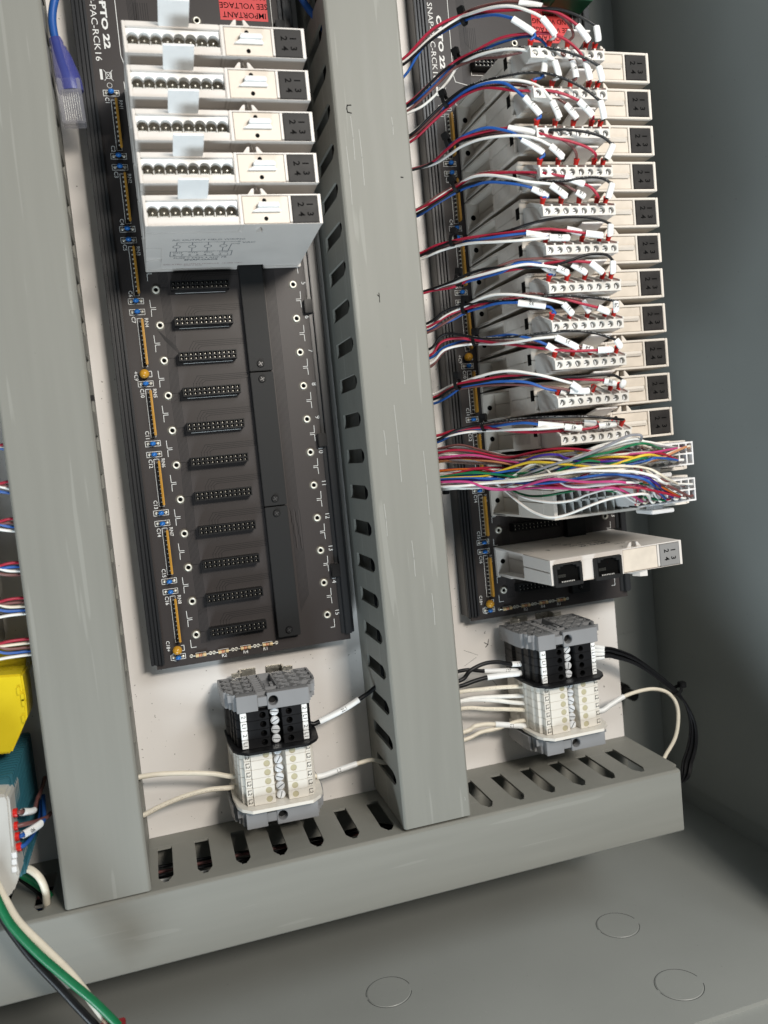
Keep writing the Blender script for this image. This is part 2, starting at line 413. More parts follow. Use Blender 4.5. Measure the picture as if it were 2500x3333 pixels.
# ================================================================ racks
rack = thing('module_rack', 'black circuit board rack with nine empty connectors in its lower part', 'module rack', (0, 0, 0), 'black module racks')
def silk_all():
    s = MB(); z = 0.06
    dn = ((0, -1, 0), (1, 0, 0))            # letters that read downwards
    s.text('OPTO 22', (-9.6, 309.7, z), *dn, 4.0, 0.04, 28.6)
    s.text('SNAP-PAC-RCK16', (-14.3, 310.0, z), *dn, 4.2, 0.0, 41.0)
    s.strip([(-13.9, 285.0), (-13.9, 281.3)], 1.2, z)
    for a, b in (((-12.6, 285.3), (-8.6, 280.3)), ((-12.6, 280.3), (-8.6, 285.3))): s.strip([a, b], 0.22, z)
    s.rect(-11.8, -9.6, 281.3, 284.2, 0.25, z); s.strip([(-9.2, 281), (-9.2, 284.6)], 0.3, z)
    for i in range(12):
        a, b = math.pi * i / 6, math.pi * (i + 1) / 6
        s.strip([(-10.6 + 1.2 * math.cos(a), 278 + 1.2 * math.sin(a)), (-10.6 + 1.2 * math.cos(b), 278 + 1.2 * math.sin(b))], 0.2, z)
    s.strip([(-3.3, 345), (-3.6, 292.4), (-2.6, 288.6)], 0.3, z); s.strip([(73.9, 345), (73.8, 288)], 0.3, z)
    s.strip([(-2.6, 288.6), (6, 286.6), (60, 286.6)], 0.3, z)
    for k in range(8):
        top = 271.0 - 35.6 * k
        s.rect(-10.8, -8.3, top - 24.3, top, 0.26, z)
        s.text('RN%d' % (k + 1), (-6.4, top - 2.2, z), *dn, 2.5, 0.01)
    for n, y in CAPS:
        s.rect(-14.0, -6.6, y - 1.35, y + 1.35, 0.26, z)
    for n, y, side in CAPT: s.text('C%d' % n, (-12.6, y + side, z), *dn, 2.7, 0.01)
    for (y, n) in ((136.2, '+C9'), (-6.0, '')):
        s.strip([(-8.2, y - 1.4), (-6.8, y - 1.4), (-6.8, y + 1.4), (-8.2, y + 1.4)], 0.3, z)
    s.text('+C9', (-14.6, 135.6, z), *dn, 2.7, 0.01); s.text('C18+', (-14.8, -4.0, z), *dn, 2.5, 0.01)
    for k in range(16):
        y = (15 - k) * P
        for sg, x in ((1, -3.6), (-1, 73.9)):
            ym = y + P / 2 - (0.2 if sg > 0 else -1)
            s.strip([(x, ym + 4.2), (x + 0.1 * sg, ym + 0.35), (x + 2.5 * sg, ym + 0.35)], 0.28, z)
            if k: s.strip([(x + 2.5 * sg, ym - 0.55), (x + 0.2 * sg, ym - 0.55), (x + 0.1 * sg, ym - 4.0)], 0.28, z)
        s.text(str(k), (76.2, y + 0.6, z), *dn, 3.6, 0.0)
        s.strip([(9.6, y - 2.1 + (4.9 if k > 9 else 0)), (34.5, y - 2.1 + (4.9 if k > 9 else 0))], 0.28, z)
    s.strip([(-3.2, -2.6), (-3.2, -6.6), (-0.6, -6.6)], 0.28, z); s.strip([(74.0, -3.0), (74.0, -7.4), (71.8, -7.4)], 0.28, z)
    for x, n in ((19, 'R2'), (24 + 6.3, 'R4'), (41, 'R1')): s.text(n, (x - 5.8, -13.4, z), (1, 0, 0), (0, 1, 0), 2.5, 0.01)
    for k in range(4): s.rect(-1.3 + 11.7 * k, 3.9 + 11.7 * k, -12.1, -9.9, 0.22, z)
    s.rect(7.5, 36, 292.5, 301, 0.3, z)
    return s
CAPS = [(1, 274.3), (2, 243.9), (3, 238.6), (4, 208.4), (5, 203.0), (6, 172.8), (7, 167.4), (10, 131.4), (11, 101.0), (12, 95.5), (13, 65.4), (14, 60.0), (15, 29.8), (16, 24.4), (17, -10.3)]
CAPT = [(1, 274.3, -3.6), (2, 243.9, 3.6), (3, 238.6, -3.6), (4, 208.4, 3.6), (5, 203.0, -3.6), (6, 172.8, 3.8), (7, 167.4, -3.8), (10, 131.4, -4.6), (11, 101.0, 4.4), (12, 95.5, -4.6), (13, 65.4, 4.4), (14, 60.0, -4.6), (15, 29.8, 4.4), (16, 24.4, -4.6), (17, -10.3, 0)]
tr = MB().box(-20.5, 81.5, -14.9, 346, -12.95, -1.7)
tr.build('rack_tray', M_ALU, rack)
bd = MB().box(-21.5, 82.2, -15.4, 346, -1.6, 0)
bd.build('circuit_board', M_PCB, rack)
ra = MB().box(-24.2, -17.4, -12.6, 346, -11.5, 1.4)
for x0 in (-24.2, -22.3, -20.4): ra.box(x0 + 0.15, x0 + 1.35, -12.6, 346, 1.4, 2.6)
ra.box(-18.6, -17.4, -12.6, 346, 1.4, 3.4)
ra.build('side_rail', M_ALU, rack, 0.18)
ra = MB().box(77.3, 84.6, -11.6, 346, -11.5, 0.9).box(79.4, 82.8, -11.6, 346, 0.9, 3.2)
ra.build('side_rail', M_ALU, rack, 0.3)
me = MB().box(74.8, 79.2, -3.6, 3.6, 0.1, 3.9).mesh('rail_clip', M_BLK, 0.3)
for y in (308, 237, 166.0, 95.0, 24.0): part('rail_clip', me, rack, (0, y, 0))
silk_all().build('silkscreen_print', M_SILK, rack, recalc=False)['kind'] = 'stuff'
trc = MB(); rl = random.Random(3)
for j in range(8):
    x = 1.4 + 0.62 * j
    pts = [(x, 345)]
    for y in (300, 212, 150, 121, 86, 51, 10): pts += [(x + 1.2 * (pts[-1][0] < x + 0.6), y + 2 + j * 0.3), (x + (0.9 if len(pts) % 4 < 2 else 0), y + j * 0.3)]
    trc.strip(pts + [(pts[-1][0], -5)], 0.26, 0.03)
for j in range(9): trc.strip([(55.8 + 0.62 * j, 345), (55.8 + 0.62 * j, 60 - 7 * (j % 4)), (56.4 + 0.62 * j, 58 - 7 * (j % 4)), (56.4 + .62 * j, 4 + j)], 0.26, 0.03)
for k in range(16):
    y = (15 - k) * P
    for j in range(4):
        trc.strip([(13.2 + 1.5 * j, y + 3.0), (13.2 + 1.5 * j, y + 5.2), (15.6 + 1.3 * j, y + 9.0 - 0.9 * j), (42.0, y + 9.2 - 0.9 * j)], 0.24, 0.03)
    trc.strip([(6.0, y + 1), (2.0, y + 1)], 0.24, 0.03)
for j in range(7): trc.strip([(5 + 1.1 * j, 318), (5 + 1.1 * j, 310 - 1.1 * j), (9 + 1.1 * j, 306 - 1.1 * j), (60, 306 - 1.1 * j)], 0.3, 0.03)
for j in range(6): trc.strip([(-1.5 - 0.0 * j + 0.55 * j, 158 - j), (7 + 0.4 * j, 149 - j)], 0.26, 0.035)
trc.build('circuit_traces', M_TRACE, rack, recalc=False)['kind'] = 'stuff'
# standoff collars
me = MB().ring((0, 0), 1.05, 1.9, 0.0, 1.1).mesh('threaded_insert', M_TIN)
pad = MB().cyl((0, 0), 2.55, 0.0, 0.03, 20).mesh('insert_pad', mat('dull_solder_pad', (0.09, 0.08, 0.065), 0.5))
hol = MB().cyl((0, 0), 1.02, 0.0, 0.06, 14).mesh('insert_hole', M_INK)
for k in range(-1, 16):
    for x in ((0, 70.4) if k >= 0 else (35.2,)):
        y = (15 - k) * P if k >= 0 else 310.6
        o = part('threaded_insert', me, rack, (x, y, 0)); part('insert_pad', pad, o); part('insert_hole', hol, o)
# sockets: 2 x 12 wells with small contacts
cn = MB().box(7.2, 36.4, -1.5, 3.0, 0, 5.0)
for y0, y1 in ((-1.5, -1.0), (0.5, 1.0), (2.5, 3.0)): cn.box(7.2, 36.4, y0, y1, 5.0, 6.5)
for i in range(13):
    x = 7.2 + i * (29.2 - 0.55) / 12
    for y0, y1 in ((-1.0, 0.5), (1.0, 2.5)): cn.box(x, x + 0.55, y0, y1, 5.0, 6.42)
cm = cn.mesh('header_socket', M_BLK)
ct = MB()
for i in range(12):
    for y in (-0.25, 1.75): ct.box(8.55 + 2.388 * i - 0.14, 8.55 + 2.388 * i + 0.14, y - 0.3, y + 0.3, 5.0, 5.2)
ctm = ct.mesh('socket_contacts', M_TIN)
for k in range(-1, 16):
    o = part('header_socket', cm, rack, (0, (15 - k) * P if k >= 0 else 296, 0)); part('socket_contacts', ctm, o)['kind'] = 'stuff'
# centre bar in three lengths
scr = MB().cyl((0, 0), 2.0, 5.0, 5.9, 16, r1=1.7); scr.cyl((0, 0), 0.55, 5.9, 5.94, 8)
sm_ = scr.mesh('bar_screw', M_BLK)
cr_ = MB().strip([(-0.9, -0.5), (0.9, 0.5)], 0.42, 5.97).strip([(-0.5, 0.9), (0.5, -0.9)], 0.42, 5.975).mesh('cross_recess', mat('screw_glint', (0.09, 0.09, 0.09), 0.25, metal=0.6))
for y0, y1 in ((133.6, 288), (62.9, 132.9), (-7.6, 62.3)):
    b = MB().box(42.2, 54.2, y0, y1, 0, 5.0).build('centre_bar', M_BAR, rack, 0.25)
    for y in (y0 + 3.6, y1 - 3.6):
        o = part('bar_screw', sm_, b, (48.1, y, 0)); o = part('cross_recess', cr_, o)
# small components
rnm = MB()
rnm.box(-9.0, -7.9, -24.0, -0.6, 1.6, 5.6)
rn = rnm.mesh('resistor_network', M_AMBER, 0.45)
ln = MB()
for i in range(10): ln.box(-9.7, -8.5, -2.05 - 2.25 * i, -1.7 - 2.25 * i, 0.02, 1.7)
lnm = ln.mesh('network_leads', M_TIN)
for k in range(8):
    o = part('resistor_network', rn, rack, (0, 271.0 - 35.6 * k, 0)); part('network_leads', lnm, o)['kind'] = 'stuff'
cp = MB().ball((-10.3, 0, 2.3), 1.35, 12, 8, (1.15, 0.85, 1.1)).mesh('blue_capacitor', M_BLUE)
cl = MB().ball((-12.7, 0, 0.2), 0.85, 8, 4, (1, 1, 0.5)).ball((-7.8, 0, 0.2), 0.85, 8, 4, (1, 1, 0.5)).tube([(-12.6, 0, 0.3), (-11.2, 0, 1.9)], 0.3, 6).tube([(-7.9, 0, 0.3), (-9.3, 0, 1.9)], 0.3, 6).mesh('capacitor_leads', M_TIN)
for n, y in CAPS:
    o = part('blue_capacitor', cp, rack, (0, y, 0)); part('capacitor_leads', cl, o)
ot = MB().ball((-10.4, 0, 3.0), 2.5, 14, 10, (1, 0.95, 1.05)).mesh('orange_capacitor', M_ORANGE)
for y in (136.2, -6.2): part('orange_capacitor', ot, rack, (0, y, 0))
rs = MB().cyl((0, 1.0), 0.82, -2.3, 2.3, 12, 'x').cyl((0, 1.0), 0.98, -2.7, -1.5, 12, 'x').cyl((0, 1.0), 0.98, 1.5, 2.7, 12, 'x').mesh('resistor', M_BEIGE)
rb = MB().cyl((0, 1.0), 0.86, -0.95, -0.45, 12, 'x').mesh('colour_band', M_BAND)
rb3 = MB().cyl((0, 1.0), 0.86, -0.1, 0.35, 12, 'x').mesh('colour_band', M_BAND)
rb2 = MB().cyl((0, 1.0), 0.86, 0.7, 1.1, 12, 'x').mesh('colour_band', M_BAND2)
rl_ = MB().tube([(-4.9, 0, 0.2), (-4.3, 0, 0.9), (-2.6, 0, 1.0)], 0.28, 6).tube([(4.9, 0, 0.2), (4.3, 0, 0.9), (2.6, 0, 1.0)], 0.28, 6)
for sx in (-4.9, 4.9): rl_.ring((sx, 0), 0.45, 0.95, 0, 0.15, 12)
rlm = rl_.mesh('resistor_leads', M_TIN)
for k in range(4):
    o = part('resistor', rs, rack, (1.25 + 11.7 * k, -11.0, 0))
    for n, m_ in (('colour_band', rb), ('colour_band', rb3), ('colour_band', rb2), ('resistor_leads', rlm)): part(n, m_, o)
# warning sticker, read upside down
lb = MB().box(47.4, 71.8, 312.0, 334, 0.02, 0.12)
lo = lb.build('warning_sticker', M_LABEL, rack)
tx = MB()
for i, l in enumerate(('IMPORTANT', 'SEE VOLTAGE', 'AND WIRING', 'CAUTION')):
    tx.text(l, (59.8, 314.8 + 4.6 * i, 0.16), (-1, 0, 0), (0, -1, 0), 4.0, 0.006)
tx.build('sticker_lettering', M_INK, lo, recalc=False)
rackR = dup(rack, (D, E, DZ), 'black circuit board rack mostly covered by wired modules beside the dark side wall')
# ================================================================ input / output modules
YT, YB = 7.55, -5.35
def ylo(x, z): return -8.3 + (YB + 8.3) * min(1, max(0, z) / 66)
def yhi(x, z): return 8.3 + (YT - 8.3) * min(1, max(0, z) / 66)
def housing(t, m, zl, zr=67.2, bevel=0.3):
    """two half shells with a fine joint between them; zl, zr = front level left and right of x = 38"""
    prof = [(-3.5, 37), (-3.5, zl), (38.1, zl), (38.1, zr), (73.7, zr), (74.6, 2.8), (55.2, 2.8), (55.2, 5.4), (41.9, 5.4), (41.9, 2.8), (3.5, 2.8), (3.5, 37)]
    h = MB(); h.prism(prof, lambda x, z: 1.15, yhi)
    h.build('upper_shell', m, t, bevel)
    h = MB(); h.prism(prof, ylo, lambda x, z: 1.0)
    for s in (1,):
        h.box(-3.5, 3.5, -8.2, -7.0, 2.8, 20); 
    h.build('lower_shell', m, t, bevel)
    for q in ((-3.9, 41.8), (55.3, 75.2)): MB().box(*q, -8.9, 8.3, 0.1, 2.7).build('base_flange', m, t, 0.25)
    f = MB()
    for s, fn in ((-1, ylo), (1, yhi)):
        a = [(-3.5, 2.7), (-3.5, 36.8), (3.4, 36.8), (3.4, 2.7)]
        if s < 0: f.prism(a, fn, lambda x, z: ylo(x, z) + 1.1)
        else: f.prism(a, lambda x, z: yhi(x, z) - 1.1, fn)
    f.build('screw_pocket', m, t)
    MB().cyl((0, -0.3), 1.45, 2.7, 2.76, 14).build('screw_hole', M_INK, t)
def status(t, m, z=67.2, ya=-5.0, yc=6.75):
    MB().box(60.3, 72.1, ya, yc, z - 1, z + 1.0).build('status_window', m, t, 0.3)
    MB().text('1  3\n2  4', (66.3, (ya + yc) / 2, z + 1.05), (0, -1, 0), (1, 0, 0), 4.0, 0.02).build('status_numbers', M_INK, t, recalc=False)
def rim(t, m, z0=66.0, z1=68.2):
    r = MB()
    r.box(37.0, 38.3, YB, YT, 57.9, z1).box(59.0, 60.1, YB + .9, YT - .7, z0, z1 - 0.02).box(72.3, 73.75, YB, YT, z0, z1)
    r.box(38.3, 72.3, 6.95 if YB > -6 else 6.4, YT, z0, z1 - .01).box(38.3, 72.3, YB, -5.15 if YB > -6 else -6.0, z0, z1 - .01)
    r.build('front_rim', m, t, 0.2)
def hooks(t, m):
    for x, s in ((42.4, 1), (49.0, -1)):
        MB().prism([(x - 1.6 * s, 7.0), (x + 0.9 * s, 10.2), (x + 1.9 * s, 10.4), (x + 1.7 * s, 7.0)], 63.5, 67.6, 'z').build('latch_hook', m, t, 0.2)
    MB().prism([(44.6, 60.5), (47.2, 60.5), (45.9, 64.8)], YB - 1.7, YB + 0.2, 'y').build('latch_bump', m, t)
def pull_tab(t, x0=11.3, x1=23.9):
    b = MB()
    pr = [(5.2, 65.6), (7.6, 75.5), (9.3, 82.2), (10.1, 82.0), (8.5, 75.2), (6.1, 65.4)]
    b.prism(pr, x0, x1, 'x')
    return b.build('pull_tab', M_TAB, t, 0.25)
def out_module(label):
    t = thing('output_module', label, 'module', (0, 0, 0), 'unwired output modules on the left rack')
    housing(t, M_MOD, 58.0)
    r = MB()
    r.box(-3.5, -2.2, YB, YT, 57.9, 68.2).box(36.6, 37.0, YB, YT, 57.9, 68.1)
    r.box(-2.2, 36.6, 5.3, YT, 57.9, 68.15).box(-2.2, 36.6, YB, -1.6, 57.9, 67.6).box(-2.2, 37, YB, -4.9, 67.5, 68.15)
    r.build('socket_frame', m_ := M_MOD, t, 0.2)
    rim(t, M_MOD); hooks(t, M_MOD); status(t, M_DARKW)
    MB().box(-2.2, 36.6, -1.6, 5.3, 57.0, 58.2).build('socket_floor', M_WELL, t)
    sc2 = MB(); pts = [(-2.2, 5.3)]
    for i in range(8):
        cx = 0.3 + 4.8 * i
        for k in range(7):
            a = math.radians(165 - 25 * k); pts.append((cx + 2.45 * math.cos(a), 1.2 + 2.45 * math.sin(a)))
    pts.append((36.6, 5.3))
    sc2.prism(pts, 63.6, 66.8, 'z'); sc2.build('scalloped_shroud', M_TAB, t)
    dv = MB()
    for i in range(9): dv.box(-2.15 + 4.8 * i, -1.7 + 4.8 * i, -1.6, 1.6, 58.2, 63.5)
    for i in range(8): dv.box(-1.6 + 4.8 * i, 1.9 + 4.8 * i, -1.6, -0.8, 58.2, 66.2)
    dv.build('well_divider', M_NYLG, t)['kind'] = 'stuff'
    pn = MB().box(0.0, 0.55, 0.5, 1.05, 58.2, 65.6).mesh('contact_pin', M_TIN)
    for i in range(8): part('contact_pin', pn, t, (4.8 * i, 0, 0))
    MB().box(38.6, 58.8, -4.9, 6.75, 66, 67.9).build('face_plate', M_FACE, t, 0.12)
    for q in ((48.4, -2.9), (48.3, 4.9)): MB().cyl(q, 0.95, 67.9, 67.97, 14).build('plate_hole', M_INK, t)
    lv = MB().prism([(42.2, -0.1), (44.6, 1.0), (45.6, 4.1), (54.2, 3.9), (54.4, 1.0), (55.4, -0.1)], 67.9, 69.6, 'z')
    lv.prism([(4.1, 69.6), (2.2, 71.2), (1.2, 70.4), (1.4, 69.6)], 45.0, 54.6, 'x')
    lv.build('release_lever', M_TAB, t, 0.35)
    pull_tab(t)
    # print on the side that faces down
    y = -8.42; g = MB(); r, u = (1, 0, 0), (0, 0, 1)
    return t
om = out_module('topmost cream output module on the left rack under the red sticker')
om.location = pm(0, 15 * P, 0)
oms = [om]
for k, lab in ((1, 'second cream output module from the top of the left rack'), (2, 'third cream output module from the top of the left rack'), (3, 'fourth cream output module from the top of the left rack'), (4, 'lowest cream output module, its printed wiring diagram side showing')):
    oms.append(dup(om, (0, (15 - k) * P, 0), lab))
# wiring diagram printed on the underside of the lowest one (its shell leans out towards the base)
def under(x, z, off=0.06): return (x, ylo(x, z) - off, z)
g = MB(); rt = (1, 0, 0); upv = Vector((0, (YB + 8.3) / 66, 1))
def utext(mb, s, x, z, size, b=0.0): mb.text(s, under(x, z), rt, upv, size, b)
def uline(mb, pts, wd=0.35):
    for a, b in zip(pts[:-1], pts[1:]):
        d = Vector((b[0] - a[0], b[1] - a[1])).normalized() * wd / 2; n = Vector((-d.y, d.x))
        mb.add([under(*q) for q in ((a[0] + n.x - d.x, a[1] + n.y - d.y), (b[0] + n.x + d.x, b[1] + n.y + d.y), (b[0] - n.x + d.x, b[1] - n.y + d.y), (a[0] - n.x - d.x, a[1] - n.y - d.y))], [(0, 1, 2, 3)])
utext(g, 'AC OUTPUT FIELD WIRING', 24.6, 48.2, 2.7)
uline(g, [(10.3, 44.8), (38.2, 44.8)])
for i, x in enumerate((10.3, 17.4, 24.6, 31.8)):
    uline(g, [(x, 44.8), (x, 40.8)]); uline(g, [(x, 36.6), (x, 31.0)])
    uline(g, [(x + 1.7 * math.cos(a * math.pi / 5), 38.7 + 2.0 * math.sin(a * math.pi / 5)) for a in range(11)], 0.3)
    utext(g, 'CH%d' % (3 - i), x + 0.8, 29.2, 2.3)
uline(g, [(38.2, 41.6), (35.4, 41.6), (34.6, 31.0)])
for z in (44.8, 41.6): uline(g, [(38.6 + 0.5 * math.cos(a * math.pi / 3), z + 0.7 * math.sin(a * math.pi / 3)) for a in range(7)], 0.25)
utext(g, 'VAC', 43.2, 43.2, 3.2)
uline(g, [(7.6, 31.0), (36.6, 31.0), (36.6, 23.6), (7.6, 23.6), (7.6, 31.0)])
for i in range(8): utext(g, str(8 - i), 9.6 + 3.6 * i, 25.6, 3.0)
utext(g, 'FUSE = 5X20 4 AMP FB', 22.0, 20.8, 2.6); utext(g, 'SNAP-OAC5', 22.6, 17.6, 3.0, 0.02)
g.build('wiring_diagram', M_GINK, oms[4], recalc=False)
g = MB(); utext(g, 'ISOLATED OUTPUT MODULE  12-250 VAC', 24, 10.4, 2.1); utext(g, '2500 V RMS', 19, 8.2, 1.8)
g.build('red_small_print', M_RINK, oms[4], recalc=False)
# ---------------------------------------------------------------- wired modules of the right rack
YB = -7.1
def in_module(label):
    t = thing('wired_module', label, 'module', (0, 0, 0), 'wired modules on the right rack')
    housing(t, M_MODB, 66.4)
    rim(t, M_MODB); hooks(t, M_MODB); status(t, M_DARKW, 67.2, -5.8, 6.2)
    for q in ((6.2, YT), (YB, -5.9)): MB().box(-3.3, 37.0, *q, 66.2, 68.1).build('front_edge', M_MODB, t, 0.2)
    for q in ((1.95, 6.2), (-5.8, -0.75)): MB().box(38.5, 58.8, *q, 66, 67.8).build('face_plate', M_FACE, t, 0.12)
    MB().prism([(-0.7, 66.5), (-0.7, 68.6), (0.6, 69.2), (1.9, 68.4), (1.9, 66.5)], 38.4, 57.6, 'x').build('centre_ridge', M_MODB, t, 0.1)
    for q in ((40.4, 4.5), (40.4, -3.3)): MB().cyl(q, 1.05, 67.8, 67.87, 14).build('plate_hole', M_INK, t)
    MB().box(-3.62, -3.3, -1.2, 4.2, 62.2, 66).build('side_slot', M_INK, t)
    rb = MB()
    for i in range(12): rb.box(-3.66, -3.4, -4.6, 6.4, 40.5 + 1.5 * i, 40.9 + 1.5 * i)
    rb.build('grip_ridge', M_MODB, t)['kind'] = 'stuff'
    pull_tab(t, 21.0, 33.0)
    return t
im = in_module('uppermost wired module on the right rack, beside the dark side wall')
im.location = pm(D, E + 15 * P, DZ)
for k in range(1, 11):
    dup(im, (D, E + (15 - k) * P, DZ), '%s wired module from the top of the right rack' % ORD[k] if k < 10 else 'lowest wired module with a dark numbered window, above the colourful cable harness')
# ---------------------------------------------------------------- screw plugs
def plug(label):
    t = thing('terminal_plug', label, 'plug', (0, 0, 0), 'eight pole screw plugs on the right rack')
    x0, x1 = -2.0, 36.4
    b = MB().prism([(-7.2, 66.5), (-7.0, 76.0), (-6.3, 83.6), (-6.0, 84.2), (-1.8, 84.2), (-1.2, 82.4), (3.0, 71.0), (3.4, 66.5)], x0 + 0.2, x1 - 0.2, 'x')
    b.build('plug_body', M_PLUG, t, 0.15)
    f = MB()
    for i in range(8):
        a, c = x0 + 4.8 * i, x0 + 4.8 * (i + 1)
        f.holed(a, c, -6.1, -1.75, 84.1, 87.0, (a + c) / 2, -3.9, 1.55, 2.7)
    f.build('screw_face', M_PLUG, t)
    sm = MB().cyl((0, -3.9), 1.4, 84.4, 85.3, 14, r1=1.25)
    s1 = sm.mesh('clamp_screw', M_SCREW)
    for i in range(8):
        o = part('clamp_screw', s1, t, (x0 + 4.8 * i + 2.4, 0, 0))
        an = random.uniform(0, math.pi)
        mm = MB().strip([(-1.05 * math.cos(an), -3.9 - 1.05 * math.sin(an)), (1.05 * math.cos(an), -3.9 + 1.05 * math.sin(an))], 0.42, 85.34)
        mm.build('screw_slot', M_INK, o, recalc=False)
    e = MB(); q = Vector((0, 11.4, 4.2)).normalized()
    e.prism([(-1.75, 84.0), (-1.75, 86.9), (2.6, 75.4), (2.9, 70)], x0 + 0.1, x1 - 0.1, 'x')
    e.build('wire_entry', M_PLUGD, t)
    e = MB()
    for i in range(9): e.prism([(-1.7, 84.0), (-1.7, 87.0), (-0.9, 87.0), (3.5, 75.5), (3.4, 70)], x0 + 4.8 * i - 0.45, x0 + 4.8 * i + 0.45, 'x')
    e.build('entry_divider', M_PLUG, t)['kind'] = 'stuff'
    e = MB(); rc = MB()
    for i in range(8):
        e.text(str(8 - i), (x0 + 4.8 * i + 2.2, -6.78, 81.0), (0, 0, -1), (1, 0, 0), 3.2, 0.01)
        rc.box(x0 + 4.8 * i + 1.0, x0 + 4.8 * i + 3.8, -7.3, -7.0, 69.5, 73.5)
    e.V = [(x, -6.95 + 0.085 * (z - 76) if z > 76 else -7.05, z) for x, y, z in e.V]
    e.build('pole_numbers', M_INK, t, recalc=False)['kind'] = 'stuff'
    rc.build('test_opening', M_WELL, t)['kind'] = 'stuff'
    return t
pg = plug('uppermost pale screw plug, its wires fed from the top bundle')
pg.location = pm(D, E + 15 * P, DZ)
plugs = [pg]
for k in range(1, 11): plugs.append(dup(pg, (D, E + (15 - k) * P, DZ), '%s pale screw plug from the top of the right rack' % ORD[k] if k < 10 else 'lowest pale screw plug, just above the colourful cable harness'))
# ---------------------------------------------------------------- two modules with nylon multi-pin plugs
def multi(label, k):
    t = thing('harness_module', label, 'module', (D, E + (15 - k) * P, DZ), 'modules for nylon harness plugs')
    housing(t, M_MODB, 66.0, 66.0)
    h = MB()
    h.box(-3.4, -1.6, YB, YT, 66, 77).box(72.2, 74.0, YB, YT, 66, 77).box(-1.6, 72.2, YT - 1.3, YT, 66, 77).box(-1.6, 72.2, YB, YB + 1.3, 66, 77)
    h.build('header_frame', M_MODB, t, 0.2)
    g = MB().box(-1.5, 72.1, 0.7, 1.5, 66, 76)
    for i in range(17): g.box(-1.5 + 4.55 * i, -1.0 + 4.55 * i, YB + 1.3, YT - 1.3, 66, 76)
    g.build('cell_grid', M_NYLG, t)
    MB().box(-1.6, 72.2, YB + 1.3, YT - 1.3, 65.5, 67).build('cell_floor', M_NYLG, t)
    return t
def nplug(label, k):
    t = thing('harness_plug', label, 'plug', (D, E + (15 - k) * P, DZ), 'white nylon harness plugs')
    x0, x1, y0, y1 = 32.6, 65.9, -4.2, 7.2
    b = MB().box(x0, x1, y0, y1, 70, 86)
    n = 8; w = (x1 - x0) / n
    for y in (y0, (y0 + y1) / 2 - 0.4, y1 - 0.8): b.box(x0, x1, y, y + 0.8, 86, 93.4)
    for i in range(n + 1): b.box(min(x0 + w * i, x1 - .7), min(x0 + w * i, x1 - .7) + 0.7, y0 + .01, y1 - .01, 86, 93.35)
    b.build('plug_shell', M_NYL, t)
    MB().box(44, 57, -9.2, -7.2, 74, 88).box(46, 52, -7.3, -4.2, 80, 86).build('latch_arm', M_NYL, t, 0.4)
    return t
multi('upper harness module, mostly hidden under its many coloured wires', 11)
multi('lower harness module with an empty half of pale grey cells', 12)
nplug('upper white nylon plug filled with coloured wires', 11)
nplug('lower white nylon plug with its latch arm underneath', 12)
# ---------------------------------------------------------------- network module
YB = -5.35
nt_ = thing('network_module', 'cream module with two black network jacks, alone near the rack bottom', 'module', (D, E + P, DZ), None, 0.014)
housing(nt_, M_MOD, 67.2)
f = MB().box(-3.4, -1.5, YB, YT, 67, 68.3).box(-1.5, 37.6, 5.3, YT, 67, 68.3).box(-1.5, 37.6, YB, -6.2 + 0.9, 67, 68.3).box(14.0, 21.0, -5.3, 5.3, 67, 68.0).box(36.6, 37.6, -5.3, 5.3, 67, 68.3)
f.build('front_frame', M_MOD, nt_, 0.15)
rim(nt_, M_MOD); hooks(nt_, M_MOD); status(nt_, M_GREYW)
MB().box(38.6, 58.8, -4.9, 6.75, 66, 67.8).build('face_plate', M_FACE, nt_, 0.12)
MB().prism([(47, 62), (51, 62), (52.5, 67.5), (49, 66)], -8.6, -5.2, 'y').build('latch_bump', M_MOD, nt_)
for x0 in (-2.2, 20.8):
    j = MB(); y0, y1 = -6.3, 5.0; x1 = x0 + 15.6
    j.box(x0, x0 + 1.5, y0, y1, 60, 70.2).box(x1 - 1.5, x1, y0, y1, 60, 70.2).box(x0 + 1.5, x1 - 1.5, y0, y0 + 1.9, 60, 70.2)
    j.box(x0 + 1.5, x0 + 3.2, y1 - 2.2, y1, 60, 70.2).box(x1 - 3.2, x1 - 1.5, y1 - 2.2, y1, 60, 70.2)
    j.box(x0 + 3.2, x0 + 5.0, y1 - 1.0, y1, 60, 70.2).box(x1 - 5.0, x1 - 3.2, y1 - 1.0, y1, 60, 70.2).box(x0 + 5, x1 - 5, y1 - 0.5, y1, 60, 70.2)
    j.box(x0, x1, y0, y1, 67.9, 68.5)
    jo = j.build('network_jack', M_BAR, nt_, 0.12)
    MB().box(x0 + 1.5, x1 - 1.5, y0 + 1.9, y1 - 0.5, 68.5, 68.6).build('jack_cavity', M_INK, jo)
    c = MB()
    for i in range(8): c.box(x0 + 4.1 + 0.95 * i, x0 + 4.5 + 0.95 * i, y0 + 1.95, y0 + 2.5, 68.65, 69.2)
    c.build('jack_contacts', M_SILK, jo)['kind'] = 'stuff'
    c = MB()
    for i in range(8): c.box(x0 + 2.2 + 0.6 * i, x0 + 2.35 + 0.6 * i, y0 + 4.5, y0 + 6.0, 68.62, 68.8)
    c.build('jack_springs', M_ZINC, jo)['kind'] = 'stuff'
tx = MB()
for s, x, z, sz, b in (('OPTO 22', 38, 42, 4.6, 0.03), ('SNAP-SCM-232', 37, 36.5, 3.6, 0), ('CE', 27.5, 30, 4, 0.02), ('RoHS', 24, 24, 2.6, 0), ('13-30', 48, 51, 3.0, 0), ('E', 11.5, 38, 4.0, 0.02), ('MADE IN USA', 40, 30.5, 2.3, 0)):
    tx.text(s, (x, yhi(x, z) + 0.06, z), (-1, 0, 0), Vector((0, (YT - 8.3) / 66, 1)), sz, b + 0.015)
